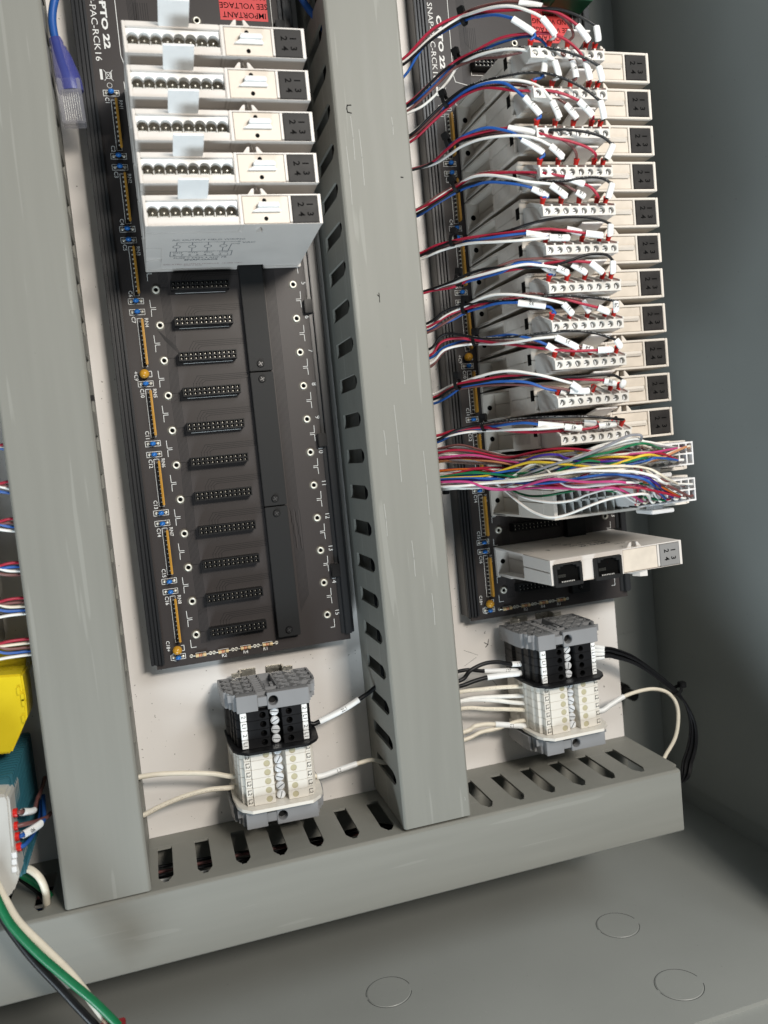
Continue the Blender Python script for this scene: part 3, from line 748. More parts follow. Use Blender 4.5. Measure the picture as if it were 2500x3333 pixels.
tx.build('faint_print', M_GINK, nt_, recalc=False)
# green screw connector peeping in at the top of the right rack
gc = thing('green_connector', 'dark green connector block just inside the top edge', 'connector', tuple(at(1850, -52, 12)), None)
MB().box(-9, 14, -6, 5, -14, 8).box(-9, 14, -9, -6, -14, 2).build('connector_body', M_GREEN, gc, 0.3)
MB().box(16, 22, 1, 9, -14, 4).build('connector_body', mat('red_connector', (0.16, 0.015, 0.012), 0.4), gc, 0.3)
# ================================================================ terminal strips
def bracket_parts(t):
    prof = [(-24, -6), (-24, 13), (-23, 20), (-21.4, 20), (-21.4, 23), (-20.2, 23), (-19.6, 27.6), (19.6, 27.6), (20.2, 23), (21.4, 23), (21.4, 20), (23, 20), (24, 13), (24, -6), (17, -6), (17, -11), (12, -11), (12, -6)]
    b = MB().prism(prof, -4.25, 0.6, 'y')
    b.holed(-2.9, 18.3, -4.25, 4.25, 27.5, 32, 0, 0, 2.5, 4.3)
    b.box(-18.3, -7.8, -4.25, 4.25, 27.5, 32).box(-7.8, -2.9, -2.4, 2.4, 27.5, 31.4)
    b.build('bracket_body', M_GREYB, t, 0.2)
    # raised lattice on the upward face
    r = MB()
    def rib(a, c, wd=0.8):
        d = Vector((c[0] - a[0], c[1] - a[1])).normalized(); n = Vector((-d.y, d.x)) * wd / 2
        r.prism([(a[0] + n.x, a[1] + n.y), (a[0] - n.x, a[1] - n.y), (c[0] - n.x, c[1] - n.y), (c[0] + n.x, c[1] + n.y)], 0.5, 4.25, 'y')
    o = prof[:14]
    for a, c in zip(o, o[1:] + o[:1]): rib(a, c, 1.0)
    for x in (-8.2, -2.9, 4.0): rib((x, -6), (x, 27.6), 0.9)
    for s in (-1, 1):
        X0, X1 = (8.2, 23.4) if s < 0 else (4.0, 23.4)
        for z in (-6, 2.2, 10.4, 18.6):
            for q in (0, 1, 2):
                w3 = (X1 - X0) / 3; xa = X0 + w3 * q
                if z + 8.2 > 20 and q == 2: continue
                rib((s * xa, z), (s * (xa + w3), z + 8.2), 0.7); rib((s * xa, z + 8.2), (s * (xa + w3), z), 0.7)
            rib((s * X0, z + 8.2), (s * min(X1, 22), z + 8.2), 0.6)
    for i in range(7): rib((-8.2, 0.5 + 4 * i), (-2.9, 0.5 + 4 * i), 0.9)
    rib((-1.4, 12), (-1.4, 20), 1.6); rib((1.6, 12), (1.6, 18), 1.6); rib((-2.9, 21.5), (4, 21.5), 1.4)
    r.build('lattice_ribs', M_GREYB, t)['kind'] = 'stuff'
    MB().cyl((0, 0), 2.1, 27.9, 28.4, 14).build('hole_floor', M_BAR, t)
def block_parts(t, m, cap, black):
    h = 2.26
    prof = [(-22, -6), (-22, 4), (-20.6, 6), (-20.6, 14), (-19.8, 15), (-19.8, 21), (-18.9, 22), (-18.9, 26), (-17.2, 27), (-17.2, 29.4), (-13.8, 29.4), (-13.8, 25), (13.8, 25), (13.8, 29.4), (17.0, 29.4), (17.0, 27), (18.9, 25), (18.9, 20), (20.6, 16), (20.6, 6), (22, 3), (22, -6), (16.5, -6), (16.5, -9), (12, -9), (12, -6)]
    b = MB().prism(prof, -h, h, 'y')
    b.holed(-13.7, -2.9, -h, h, 24.8, 31.5, -5.9, 0, 1.62, 4.8 if black else 0.45)
    b.holed(3.9, 13.9, -h, h, 24.8, 31.5, 7.4, 0, 1.62, 4.8 if black else 0.45)
    b.build('terminal_body', m, t, 0.12)
    if black: 
        for x in (-5.9, 7.4): MB().cyl((x, 0), 0.55, 26.8, 28.6, 8).build('clamp_tip', M_BAR, t)
    else:
        for x in (-5.9, 7.4): MB().cyl((x, 0), 1.6, 31.0, 31.2, 16).build('round_cap', cap, t)
    s = MB().cyl((0.4, 0), 2.15, 27.2, 28.5, 16).cyl((0.4, 0), 1.95, 28.5, 28.9, 16, r1=1.7)
    so = s.build('clamp_screw', M_SCREW, t)
def slot_part(t, an):
    for ch in t.children:
        if ch.name.startswith('clamp_screw'):
            MB().strip([(0.4 - 1.7 * math.cos(an), -1.7 * math.sin(an)), (0.4 + 1.7 * math.cos(an), 1.7 * math.sin(an))], 0.38, 28.94).build('screw_slot', mat('dark_slot', (0.10, 0.11, 0.12), 0.4, metal=0.8), ch, recalc=False)
MK = [MB().box(*q, -2.15, 2.15, 29.2, 30.9).mesh('marker_tag', M_SLEEVE, 0.2) for q in ((-17.0, -13.9), (14.0, 16.8))]
MKI = [MB().box(*q, -2.2, 2.2, 29.2, 30.7).mesh('marker_tag', M_TBW, 0.1) for q in ((-17.0, -13.9), (14.0, 16.8))]
def legend(s):
    return [MB().text(s, (x, 0, 30.97), (0, -1, 0), (1, 0, 0), 2.9, 0.0).mesh('marker_print', M_INK, recalc=False) for x in (-15.45, 15.4)]
LEG = {s: legend(s) for s in ('2', 'L1', 'L2')}
KB = thing('x', 'x', 'x'); block_parts(KB, M_TBK, None, True)
KW = thing('x', 'x', 'x'); block_parts(KW, M_TBW, M_TBY, False)
KE = thing('x', 'x', 'x'); bracket_parts(KE)
def strip_of(origin, rot, side, near):
    ox, oy = origin
    def loc(dx, dy): return (ox + dx * math.cos(rot) - dy * math.sin(rot), oy + dx * math.sin(rot) + dy * math.cos(rot), 0)
    r = thing('din_rail', 'zinc plated mounting rail behind the %s terminal strip' % side, 'rail', loc(0, 0), 'mounting rails', rot)
    y0, y1 = -70, 6.6
    b = MB()
    for s in (-1, 1):
        b.box(*sorted((s * 12.0, s * 16.6)), y0, y1, -6.6, -5.6).box(*sorted((s * 11.0, s * 12.0)), y0, y1, -12.9, -5.6).box(*sorted((s * 2.9, s * 11.0)), y0, y1, -12.9, -11.9)
    b.box(-2.9, 2.9, y0, y1 - 7, -12.9, -11.9)
    b.build('rail_profile', M_ZINC, r, 0.15)
    def put(src, name, label, cat, dy, group):
        o = dup(src, loc(0, dy), label, rot=rot); o.name = name; o['category'] = cat
        o['group'] = group
        return o
    put(KE, 'end_bracket', 'grey end bracket with lattice top, closing the upper end of the %s strip' % side, 'end bracket', 0, 'grey end brackets')
    put(KE, 'end_bracket', 'grey end bracket under the white end plate of the %s strip' % side, 'end bracket', -59.4, 'grey end brackets')
    for i in range(4):
        s = ('2', 'L1', '2', 'L1')[i]
        o = put(KB, 'terminal_block', '%s black terminal from the top, marked %s, in the %s strip' % (ORD[i], s, side), 'terminal block', -6.75 - 4.67 * i, 'black terminals of the %s strip' % side)
        [part('marker_print', LEG[s][q], part('marker_tag', MK[q], o)) for q in (0, 1)]; slot_part(o, random.uniform(-0.3, 1.4))
    for i in range(6):
        o = put(KW, 'terminal_block', '%s ivory terminal below the black plate in the %s strip' % (ORD[i], side), 'terminal block', -27.0 - 4.6 * i, 'ivory terminals of the %s strip' % side)
        [part('marker_print', LEG['L2'][q], part('marker_tag', MKI[q], o)) for q in (0, 1)]; slot_part(o, random.uniform(-0.9, 1.4))
    pf = [(-23, -6), (-23, 16), (-21.8, 28), (-20.0, 32), (-15.2, 36.6), (15.2, 36.6), (20.0, 32), (21.8, 28), (23, 16), (23, -6)]
    q = thing('partition_plate', 'thin black partition plate across the %s strip' % side, 'partition plate', loc(0, -23.9), 'partition plates', rot)
    MB().prism(pf, -0.7, 0.7, 'y').build('plate_body', M_TBK, q, 0.15)
    q = thing('partition_plate', 'ivory end plate at the bottom of the %s strip' % side, 'partition plate', loc(0, -53.3), 'partition plates', rot)
    MB().prism(pf, -0.9, 0.9, 'y').build('plate_body', M_TBW, q, 0.15)
strip_of((32.5, -32.4), -0.023, 'left', '')
strip_of((197.95, -27.65), 0.0, 'right', '')
for o in (KB, KW, KE):
    for c in list(o.children_recursive): bpy.data.objects.remove(c)
    bpy.data.objects.remove(o)
# ================================================================ wires
def zprof(n, z0, zt, z1, ti, P2):
    """depths along a wire: z0 at its start, zt at the tie (index ti), rising towards z1 over the module fronts"""
    L = [0.0]
    for a, b in zip(P2[:-1], P2[1:]): L.append(L[-1] + math.hypot(b[0] - a[0], b[1] - a[1]))
    out = []
    for i in range(n):
        if i <= ti: out.append(z0 + (zt - z0) * (L[i] / max(L[ti], 1e-6)))
        else:
            t = (L[i] - L[ti]) / max(L[-1] - L[ti], 1e-6); out.append(zt + (z1 - zt) * (1 - (1 - t) ** 2.2))
    return out
def sleeve(t, p0, p1, txt, r=1.62, q=0.68, path=None):
    d = (p1 - p0); n = 6
    P3 = [p0 + d * (i / n) for i in range(n + 1)]
    if path:
        P3 = list(path); p0, p1 = P3[len(P3) // 2 - 1], P3[len(P3) // 2]; d = p1 - p0
    o = MB().tube(P3, r, 14, q, cap=False).build('marker_sleeve', M_SLEEVE, t)
    o2 = None
    if txt:
        dirv = (-d).normalized(); out = Vector((CC[0], CC[1], CC[2])) - p0; out.normalize()
        up = out.cross(dirv).normalized(); nrm = dirv.cross(up).normalized()
        c = (p0 + p1) / 2 + nrm * (r * 0.98)
        MB().text(txt, c, dirv, up, 2.5, 0.0).build('sleeve_writing', M_INK, o, recalc=False)
    return o
def print_marks(t, P3, r, col, rng, a=0.25, b=0.9):
    k = MB(); n = len(P3); i = int(n * a); cc = Vector(CC)
    while i < int(n * b) - 1:
        p, q2 = P3[i], P3[i + 1]; d = (q2 - p); L = d.length; d.normalize()
        o = (cc - p).normalized(); s = o.cross(d).normalized(); o = d.cross(s).normalized()
        for j in range(max(1, int(L / 0.75))):
            if rng.random() < 0.7:
                c = p + d * (0.75 * j + 0.2) + o * (r * 0.96) + s * rng.uniform(-0.1, 0.1); hl, hw = rng.uniform(0.08, 0.26), rng.uniform(0.1, 0.2)
                k.add([c - d * hl - s * hw + o * .06, c + d * hl - s * hw + o * .06, c + d * hl + s * hw + o * .06, c - d * hl + s * hw + o * .06], [(0, 1, 2, 3)])
        i += 1
    if k.F: k.build('printed_legend', mat('wire_print_' + col, (0.45, 0.45, 0.44) if col != 'white' else (0.42, 0.38, 0.31), 0.5), t, recalc=False)['kind'] = 'stuff'
def wire(label, col, P3, r=0.72, group=None, n=5, sides=8):
    t = thing('wire', label, 'wire', tuple(P3[0]), group)
    o = Vector(P3[0]); Q = catmull(P3, n)
    MB().tube([p - o for p in Q], r, sides).build('insulation', wmat(col), t)
    return t, o, Q
K = 720 / 1659
SL = {  # per plug: crop origin, tie point, wires (colour, pole, points up to the sleeve or the ferrule, sleeve ends, writing)
0: ((1300, 0), (480, 140), [
 ('blue', 0, [(30, 580), (200, 330), (480, 160), (600, 125), (720, 112), (840, 135)], [(850, 142), (1012, 252)], ''),
 ('white', 2, [(35, 460), (250, 270), (440, 140), (520, 105), (700, 55), (850, 45), (1000, 95), (1062, 128)], [(1072, 135), (1168, 262)], ''),
 ('brown', 4, [(30, 450), (250, 230), (460, 110), (600, 50), (780, 20), (890, 15)], [(900, 20), (1070, 50)], '', [(1180, 100), (1270, 180), (1305, 265)]),
 ('red', 6, [(30, 440), (240, 225), (450, 120), (700, 80), (1000, 70), (1160, 90), (1260, 140), (1328, 185)], [(1335, 190), (1422, 305)], ''),
 ('black', 7, [(35, 480), (250, 290), (480, 140), (640, 100), (850, 70), (1050, 60), (1200, 70), (1350, 120), (1470, 190)], [(1478, 200), (1492, 305)], '')]),
1: ((1300, 120), (440, 170), [
 ('blue', 0, [(60, 520), (250, 370), (420, 200), (560, 130), (750, 40), (940, -5), (1040, 15), (1100, 65), (1098, 120)], [(1096, 150), (1075, 292)], ''),
 ('white', 2, [(70, 570), (200, 500), (350, 350), (440, 220), (560, 150), (720, 100), (880, 95), (1020, 120), (1150, 170)], [(1165, 182), (1195, 300)], ''),
 ('brown', 4, [(70, 550), (300, 340), (420, 230), (600, 165), (760, 150), (900, 120), (1060, 95), (1180, 110), (1285, 172)], [(1296, 182), (1326, 306)], '6'),
 ('red', 6, [(60, 500), (250, 330), (410, 190), (560, 110), (760, 10), (950, -20), (1120, -25), (1240, 20), (1340, 100), (1390, 180)], [(1398, 190), (1432, 320)], ''),
 ('black', 7, [(65, 510), (300, 280), (430, 190), (600, 120), (800, 85), (1000, 75), (1200, 100), (1380, 160), (1490, 215)], [(1497, 225), (1521, 325)], '')]),
2: ((1320, 260), (300, 160), [
 ('blue', 0, [(40, 420), (200, 290), (310, 190), (450, 80), (600, 25), (720, 15), (800, 60), (878, 120)], [(892, 128), (1010, 262)], '12'),
 ('white', 2, [(45, 400), (220, 240), (320, 150), (480, 60), (650, 10), (850, 0), (1000, 50), (1092, 148)], [(1100, 160), (1155, 285)], '11'),
 ('brown', 4, [(40, 430), (220, 270), (320, 170), (500, 70), (700, 35), (880, 45), (1050, 90), (1190, 170)], [(1202, 182), (1285, 288)], '10'),
 ('red', 6, [(45, 460), (200, 320), (330, 200), (430, 120), (570, 65), (700, 65), (850, 80), (1050, 80), (1180, 105), (1288, 150)], [(1300, 157), (1402, 265)], '9'),
 ('black', 7, [(40, 410), (200, 260), (310, 160), (450, 60), (620, 0), (850, -50), (1050, -50), (1200, -10), (1340, 70), (1450, 150)], [(1462, 160), (1490, 288)], '')]),
3: ((1320, 260), (325, 480), [
 ('blue', 0, [(170, 640), (300, 520), (420, 430), (520, 380), (620, 355), (740, 372), (800, 400), (862, 432)], [(872, 440), (1035, 548)], ''),
 ('white', 2, [(190, 640), (330, 560), (420, 500), (560, 450), (720, 420), (860, 415), (980, 440), (1078, 488)], [(1088, 494), (1180, 580)], '15'),
 ('brown', 4, [(170, 635), (310, 520), (430, 450), (600, 400), (800, 385), (1000, 395), (1130, 430), (1230, 480), (1275, 540)], None, ''),
 ('red', 6, [(160, 640), (300, 530), (420, 440), (600, 385), (755, 362)], [(770, 362), (975, 396)], '', [(1100, 430), (1250, 465), (1370, 510), (1425, 558)]),
 ('black', 7, [(165, 640), (320, 510), (450, 450), (620, 410), (800, 385), (1000, 378), (1180, 375), (1350, 395), (1480, 430), (1545, 480)], [(1556, 490), (1510, 588)], '')]),
4: ((1320, 520), (375, 200), [
 ('blue', 0, [(95, 420), (250, 320), (400, 235), (480, 195), (620, 170), (780, 175), (880, 190), (938, 208)], [(948, 212), (1068, 275)], '20'),
 ('white', 2, [(90, 390), (250, 280), (390, 190), (480, 140), (600, 115), (750, 130), (900, 165), (1075, 180)], [(1090, 188), (1205, 275)], '19'),
 ('brown', 4, [(90, 370), (240, 270), (380, 190), (480, 135), (600, 95), (750, 95), (900, 115), (1050, 150), (1180, 185), (1272, 232)], [(1280, 237), (1340, 278)], '18'),
 ('red', 6, [(95, 375), (250, 290), (390, 200), (520, 120), (700, 95), (900, 95), (1050, 105), (1180, 125)], [(1192, 128), (1340, 182)], '', [(1400, 215), (1443, 272)]),
 ('black', 7, [(95, 400), (250, 310), (390, 220), (500, 180), (650, 165), (850, 160), (1050, 160), (1200, 155), (1350, 135), (1470, 135), (1540, 175)], [(1550, 182), (1520, 284)], '')]),
5: ((1340, 680), (310, 230), [
 ('black', 7, [(70, 350), (200, 290), (320, 240), (500, 205), (700, 165), (900, 110), (1080, 70), (1250, 60), (1400, 75), (1488, 112)], [(1492, 120), (1490, 195)], ''),
 ('red', 6, [(70, 330), (180, 275), (310, 240), (450, 215), (650, 190), (850, 165), (1000, 155), (1150, 165), (1290, 180)], [(1302, 182), (1428, 198)], ''),
 ('blue', 0, [(75, 345), (200, 300), (330, 260), (500, 235), (680, 200), (848, 185)], [(856, 184), (1040, 198)], ''),
 ('white', 2, [(75, 375), (200, 320), (330, 280), (450, 260), (620, 245), (800, 240), (1000, 220)], [(1030, 215), (1178, 216)], '22'),
 ('brown', 4, [(75, 340), (200, 300), (330, 255), (500, 235), (700, 215), (1000, 170), (1150, 155)], [(1160, 152), (1270, 178)], '')]),
6: ((1340, 680), (350, 530), [
 ('black', 7, [(150, 600), (300, 545), (420, 490), (560, 450), (720, 435), (900, 440), (1050, 425), (1180, 385), (1300, 350), (1400, 335), (1470, 350), (1508, 388)], [(1510, 395), (1510, 478)], ''),
 ('blue', 0, [(150, 610), (300, 580), (400, 550), (550, 510), (680, 465), (780, 410), (880, 400), (960, 410)], [(972, 418), (1072, 488)], '28'),
 ('white', 2, [(150, 605), (300, 560), (420, 520), (560, 480), (700, 450), (850, 420), (960, 425), (1080, 440)], [(1088, 442), (1170, 480)], '27'),
 ('brown', 4, [(150, 605), (300, 570), (420, 520), (600, 450), (760, 395), (900, 375), (1050, 375), (1190, 405)], [(1200, 412), (1310, 478)], '26'),
 ('red', 6, [(150, 615), (300, 590), (420, 540), (600, 490), (720, 465), (850, 440), (980, 410), (1100, 395), (1250, 390), (1330, 400)], [(1342, 402), (1432, 474)], '')]),
7: ((1360, 900), (350, 230), [
 ('black', 7, [(75, 350), (200, 260), (340, 215), (500, 190), (700, 175), (900, 155), (1100, 145), (1300, 155), (1420, 170), (1480, 185)], [(1485, 190), (1487, 258)], '29'),
 ('blue', 0, [(75, 400), (250, 330), (370, 265), (480, 230), (600, 205), (740, 195)], [(752, 198), (960, 222)], '32', [(1005, 240), (1032, 278)]),
 ('white', 2, [(75, 390), (200, 300), (340, 230), (450, 170), (560, 140), (700, 135), (850, 150), (1000, 175), (1085, 200)], [(1092, 205), (1160, 280)], '31'),
 ('brown', 4, [(75, 420), (250, 320), (380, 240), (500, 200), (700, 150), (850, 125), (1000, 140), (1150, 160), (1230, 180)], [(1236, 184), (1288, 265)], '30'),
 ('red', 6, [(75, 380), (230, 290), (360, 240), (550, 195), (750, 165), (950, 160), (1100, 175), (1220, 200), (1340, 230)], [(1350, 232), (1430, 265)], '')]),
8: ((1380, 1040), (385, 150), [
 ('black', 7, [(45, 220), (120, 130), (200, 105), (330, 125), (450, 135), (650, 130), (850, 105), (1050, 85), (1200, 85), (1330, 110), (1428, 148)], [(1440, 152), (1475, 202)], ''),
 ('red', 6, [(45, 270), (130, 170), (250, 140), (400, 155), (550, 180), (700, 190), (900, 215), (1100, 235), (1290, 230)], [(1300, 230), (1412, 222)], ''),
 ('blue', 0, [(45, 290), (150, 210), (300, 160), (420, 150), (600, 120), (720, 120), (830, 150), (905, 182)], [(920, 190), (1000, 238)], ''),
 ('white', 2, [(50, 330), (150, 230), (300, 190), (420, 180), (560, 180), (700, 170), (850, 140), (980, 130)], [(988, 132), (1150, 210)], '35'),
 ('brown', 4, [(55, 350), (150, 240), (300, 180), (430, 160), (600, 160), (800, 175), (1000, 190), (1170, 203)], [(1182, 206), (1262, 226)], '34')]),
9: ((1400, 1200), (205, 110), [
 ('white', 2, [(30, 190), (150, 130), (250, 100), (350, 60), (480, 30), (620, 20), (780, 35), (880, 60), (980, 85), (1055, 108)], [(1060, 110), (1120, 150)], ''),
 ('red', 6, [(30, 215), (150, 150), (230, 110), (400, 80), (560, 50), (700, 55), (900, 70), (1100, 75), (1290, 85)], [(1302, 90), (1388, 112)], '38'),
 ('black', 7, [(30, 230), (150, 160), (240, 125), (450, 95), (700, 65), (900, 62), (1100, 58), (1280, 45), (1380, 50), (1448, 88)], [(1452, 92), (1440, 130)], ''),
 ('blue', 0, [(35, 260), (150, 200), (240, 140), (420, 105), (600, 90), (750, 110), (880, 150), (968, 164)], [(975, 166), (1015, 176)], ''),
 ('brown', 4, [(35, 225), (150, 160), (250, 145), (400, 130), (600, 118), (800, 130), (1000, 150), (1035, 160)], [(1045, 162), (1190, 166)], '')]),
10: ((1400, 1200), (405, 420), [
 ('black', 7, [(60, 530), (200, 460), (380, 415), (550, 395), (800, 370), (1000, 360), (1200, 365), (1430, 380)], None, ''),
 ('blue', 0, [(60, 550), (200, 480), (400, 445), (550, 420), (700, 410), (798, 415)], [(808, 417), (1000, 432)], ''),
 ('white', 2, [(65, 520), (250, 480), (420, 465), (600, 455), (800, 450), (998, 436)], [(1008, 437), (1130, 447)], '43'),
 ('brown', 4, [(60, 510), (250, 450), (420, 425), (600, 400), (800, 390), (1000, 395), (1140, 405)], [(1150, 407), (1240, 412)], ''),
 ('red', 6, [(60, 500), (180, 465), (400, 440), (600, 470), (800, 475), (1000, 465), (1150, 450), (1250, 435)], [(1262, 430), (1388, 412)], '41')])}
rng = random.Random(11)
def ferrule(t, o, base, tip):
    d = tip - base; a = base - o; b = tip - o
    MB().tube([a - d * 0.35, a, a + d * 0.55, b], [0.9, 1.05, 1.2, 1.45], 12).build('ferrule', M_FERR, t)
for k in range(11):
    org, tie, ws = SL[k]; tiepts = []
    y0 = E + (15 - k) * P
    for wi, wdef in enumerate(ws):
        col, pole, pts, slv, txt = wdef[:5]; rest = wdef[5] if len(wdef) > 5 else []
        fx = D + 0.4 + 4.8 * pole
        fb = Vector((fx, y0 + 0.3, 78.5)); ft = Vector((fx - 0.2, y0 + 3.0, 80.8))
        seq = list(pts) + (slv or []) + list(rest)
        seq = [(x + (rng.uniform(-5, 5) if 2 < i < len(pts) - 1 else 0), y + (rng.uniform(-5, 5) if 2 < i < len(pts) - 1 else 0)) for i, (x, y) in enumerate(seq)]
        px = [(org[0] + x * K, org[1] + y * K) for x, y in seq]
        ti = min(range(len(pts)), key=lambda i: math.hypot(pts[i][0] - tie[0], pts[i][1] - tie[1]))
        off = {'black': 3.0, 'red': 1.6, 'white': 0.6, 'brown': -0.2, 'blue': -1.6}[col]
        zs = zprof(len(px), 30, 46, 84 + off, ti, px)
        P3 = [at(u, v, z + (off * 0.55 if i <= ti else off)) for i, ((u, v), z) in enumerate(zip(px, zs))]
        a0 = P3[0]; P3 = [Vector((121, a0.y - 3 * (1 if k < 7 else .3), 26))] + P3
        tiepts.append(P3[ti + 1])
        s0 = len(pts) + 1
        P3 += [ft, fb]
        lab = '%s wire %sentering the %s screw plug from the top' % (col, 'with white marker sleeve ' if slv else '', ORD[k])
        t, o, Q = wire(lab, col, P3, 0.66, 'field wires of the right rack')
        ferrule(t, o, fb, ft)
        if slv: sleeve(t, P3[s0] - o, P3[s0 + 1] - o, txt, path=[q - o for q in Q[5 * s0:5 * s0 + 6]])
        if col in ('black', 'brown') and k in (1, 2, 4, 7, 8, 10): print_marks(t, [q - o for q in Q], 0.66, col, rng, 0.3, 0.72)
    c = sum(tiepts, Vector()) / len(tiepts)
    rad = max((p - c).length for p in tiepts) * 0.62 + 0.9
    d = (at(org[0] + (tie[0] + 60) * K, org[1] + (tie[1] - (40 if k < 5 else 8)) * K, 50) - at(org[0] + tie[0] * K, org[1] + tie[1] * K, 46)).normalized()
    c = at(org[0] + tie[0] * K, org[1] + tie[1] * K, c.z)
    tt = thing('cable_tie', 'black cable tie holding the wire bundle of the %s screw plug' % ORD[k], 'cable tie', tuple(c), 'black cable ties on the wire bundles')
    a = d.cross(Vector((0, 0, 1))).normalized(); b = a.cross(d)
    V = []; n = 18
    for s in (-0.9, 0.9):
        for rr in (2.5, 3.0):
            for i in range(n):
                g = 2 * math.pi * i / n; V.append(d * s + a * (rr * 1.15 * math.cos(g)) + b * (rr * 0.85 * math.sin(g)))
    F = []
    for i in range(n):
        j = (i + 1) % n; F += [(i, j, n + j, n + i), (2 * n + i, 2 * n + j, 3 * n + j, 3 * n + i), (n + i, n + j, 3 * n + j, 3 * n + i), (i, j, 2 * n + j, 2 * n + i)]
    MB().add(V, F).build('tie_band', M_BLK, tt)
    hp = -a * 4.0 if a.y < 0 else a * 4.0
    hb = MB(); hv = []
    for sx in (-1.7, 1.7):
        for sy in (-1.7, 1.7):
            for sz in (-1.3, 1.5): hv.append(hp + d * sx + a * sy + b * sz)
    hb.add(hv, [(0, 1, 3, 2), (4, 5, 7, 6), (0, 1, 5, 4), (2, 3, 7, 6), (0, 2, 6, 4), (1, 3, 7, 5)])
    hb.build('tie_head', M_BLK, tt, 0.3)
# ================================================================ colourful harness wires
HS = 0.3014; HUSED = set()
def hp_(x, y): return (1420 + x * HS, 1400 + y * HS)
def hz(x, zo): 
    f = [(0, 28), (300, 40), (740, 52), (1200, 76), (1700, 92), (2100, 100), (2500, 102), (3000, 100)]
    for (a, za), (b, zb) in zip(f[:-1], f[1:]):
        if x <= b: return za + (zb - za) * (x - a) / (b - a) + zo
    return 100 + zo
def cell(k, row, col):
    y0 = E + (15 - k) * P
    return Vector((D + 32.6 + 4.16 * (col + 0.5), y0 + (4.2 if row else -1.5), 93.0 + DZ))
def hwire(which, col, pts, zo, end=None, label=None, r=0.62):
    P3 = [at(*hp_(x, y), hz(x, zo)) for x, y in pts]
    P3 = [Vector((121, P3[0].y - 1, 24))] + P3
    if end:
        c = cell(*end); P3 += [c + Vector((-6.5, 0.6, 5.5)), c + Vector((-2.2, 0.2, 3.2)), c + Vector((-0.3, 0, 0.3)), c + Vector((0, 0, -5))]
    if not label:
        label = '%s wire going into the %s row, %s column of the %s nylon plug' % (col, ('lower', 'upper')[end[1]], ORD[end[2]], which)
        if label in HUSED: label += ', lying outermost' if label + ', lying outermost' not in HUSED else ', inner one'
        HUSED.add(label)
    t, o, Q = wire(label or '%s wire going into the %s row, %s column of the %s nylon plug' % (col, ('lower', 'upper')[end[1]], ORD[end[2]], which), col, P3, r, 'harness wires to the %s nylon plug' % which, 5, 7)
    return t, o, Q
hr = random.Random(5)
up_cols = ['white', 'red', 'white', 'grey', 'white', 'brown', 'ivory', 'white', 'white', 'white', 'ivory', 'ivory', 'white', 'grey', 'white', 'white']
for i, col in enumerate(up_cols):
    f = (i + 0.5) / len(up_cols); j = hr.uniform(-1, 1)
    y1 = 190 + 155 * f; y2 = 275 + 95 * f; y3 = 270 + 250 * hr.random(); y4 = 180 + 290 * hr.random(); y5 = 90 + 300 * hr.random()
    hwire('upper', col, [(25, y1), (330, y1 + 25 * math.sin(i)), (740, y2), (1000, (y2 + y3) / 2), (1300, y3), (1750, y4), (2080, y5)], hr.uniform(-9, 3), (11, i % 2, min(6, i // 2)))
lo_cols = ['red', 'white', 'ivory', 'white', 'white', 'blue', 'white', 'ivory', 'red', 'white', 'white', 'ivory', 'white', 'brown', 'white', 'white']
for i, col in enumerate(lo_cols):
    f = (i + 0.5) / len(lo_cols)
    y1 = 430 + 130 * f; y2 = 400 + 220 * f; y3 = 400 + 240 * hr.random(); y4 = 370 + 270 * hr.random(); y5 = 390 + 220 * hr.random()
    hwire('lower', col, [(65, y1), (330, (y1 + y2) / 2 + 12 * math.sin(2 * i)), (700, y2), (1000, (y2 + y3) / 2), (1350, y3), (1800, y4), (2200, y5)], hr.uniform(-10, 2), (12, i % 2, min(6, i // 2)))
for i in range(16):
    wch = 'lower' if i % 2 else 'upper'; y0_ = 470 + 9 * i; ya = 540 - 16 * i if i % 2 == 0 else 560 + 4 * i
    yb_ = (170 + 19 * i) if wch == 'upper' else (370 + 15 * i)
    hwire(wch, ('white', 'ivory', 'white', 'white', 'grey', 'ivory', 'white', 'white', 'yellow')[i % 9], [(75, y0_), (450, y0_ + 20), (800, 540 - 10 * (i % 4)), (1080, 500 - 9 * i), (1400, (ya + yb_) / 2 - 10), (1750, yb_ + 25 * math.sin(i * 2.1)), (2080, yb_ - 30)], 2 + 0.5 * i, ((11 if wch == 'upper' else 12), (i // 2) % 2, i // 2), None, 0.56)
# the ones that stand out
hwire('upper', 'red', [(22, 245), (200, 215), (400, 230), (740, 297), (1000, 250), (1250, 205), (1500, 205), (1800, 240)], 4, (11, 1, 2))
hwire('upper', 'brown', [(22, 200), (250, 160), (500, 220), (740, 280), (1100, 330), (1500, 330), (1900, 300)], 2, (11, 0, 1))
hwire('upper', 'yellow', [(25, 345), (150, 318), (350, 320), (740, 350), (1000, 290), (1250, 245), (1450, 232), (1800, 280)], 2, (11, 1, 3))
hwire('upper', 'violet', [(70, 545), (400, 548), (600, 520), (760, 440), (920, 350), (1080, 285), (1220, 262), (1330, 272), (1400, 305), (1650, 350), (2000, 330)], 9, (11, 0, 4), 'violet wire crossing the harness from the lower to the upper bundle')
hwire('upper', 'yellow', [(70, 520), (500, 500), (700, 440), (880, 380), (1030, 345), (1220, 352), (1500, 380), (1800, 400), (2050, 330), (2300, 265)], 10, (11, 0, 5))
hwire('upper', 'grey', [(80, 560), (350, 590), (600, 628), (800, 590), (960, 490), (1120, 420), (1300, 360), (1550, 290), (1800, 190), (2000, 90), (2120, 50), (2220, 75)], 11, (11, 1, 0), 'grey wire arching highest over the harness to the upper nylon plug')
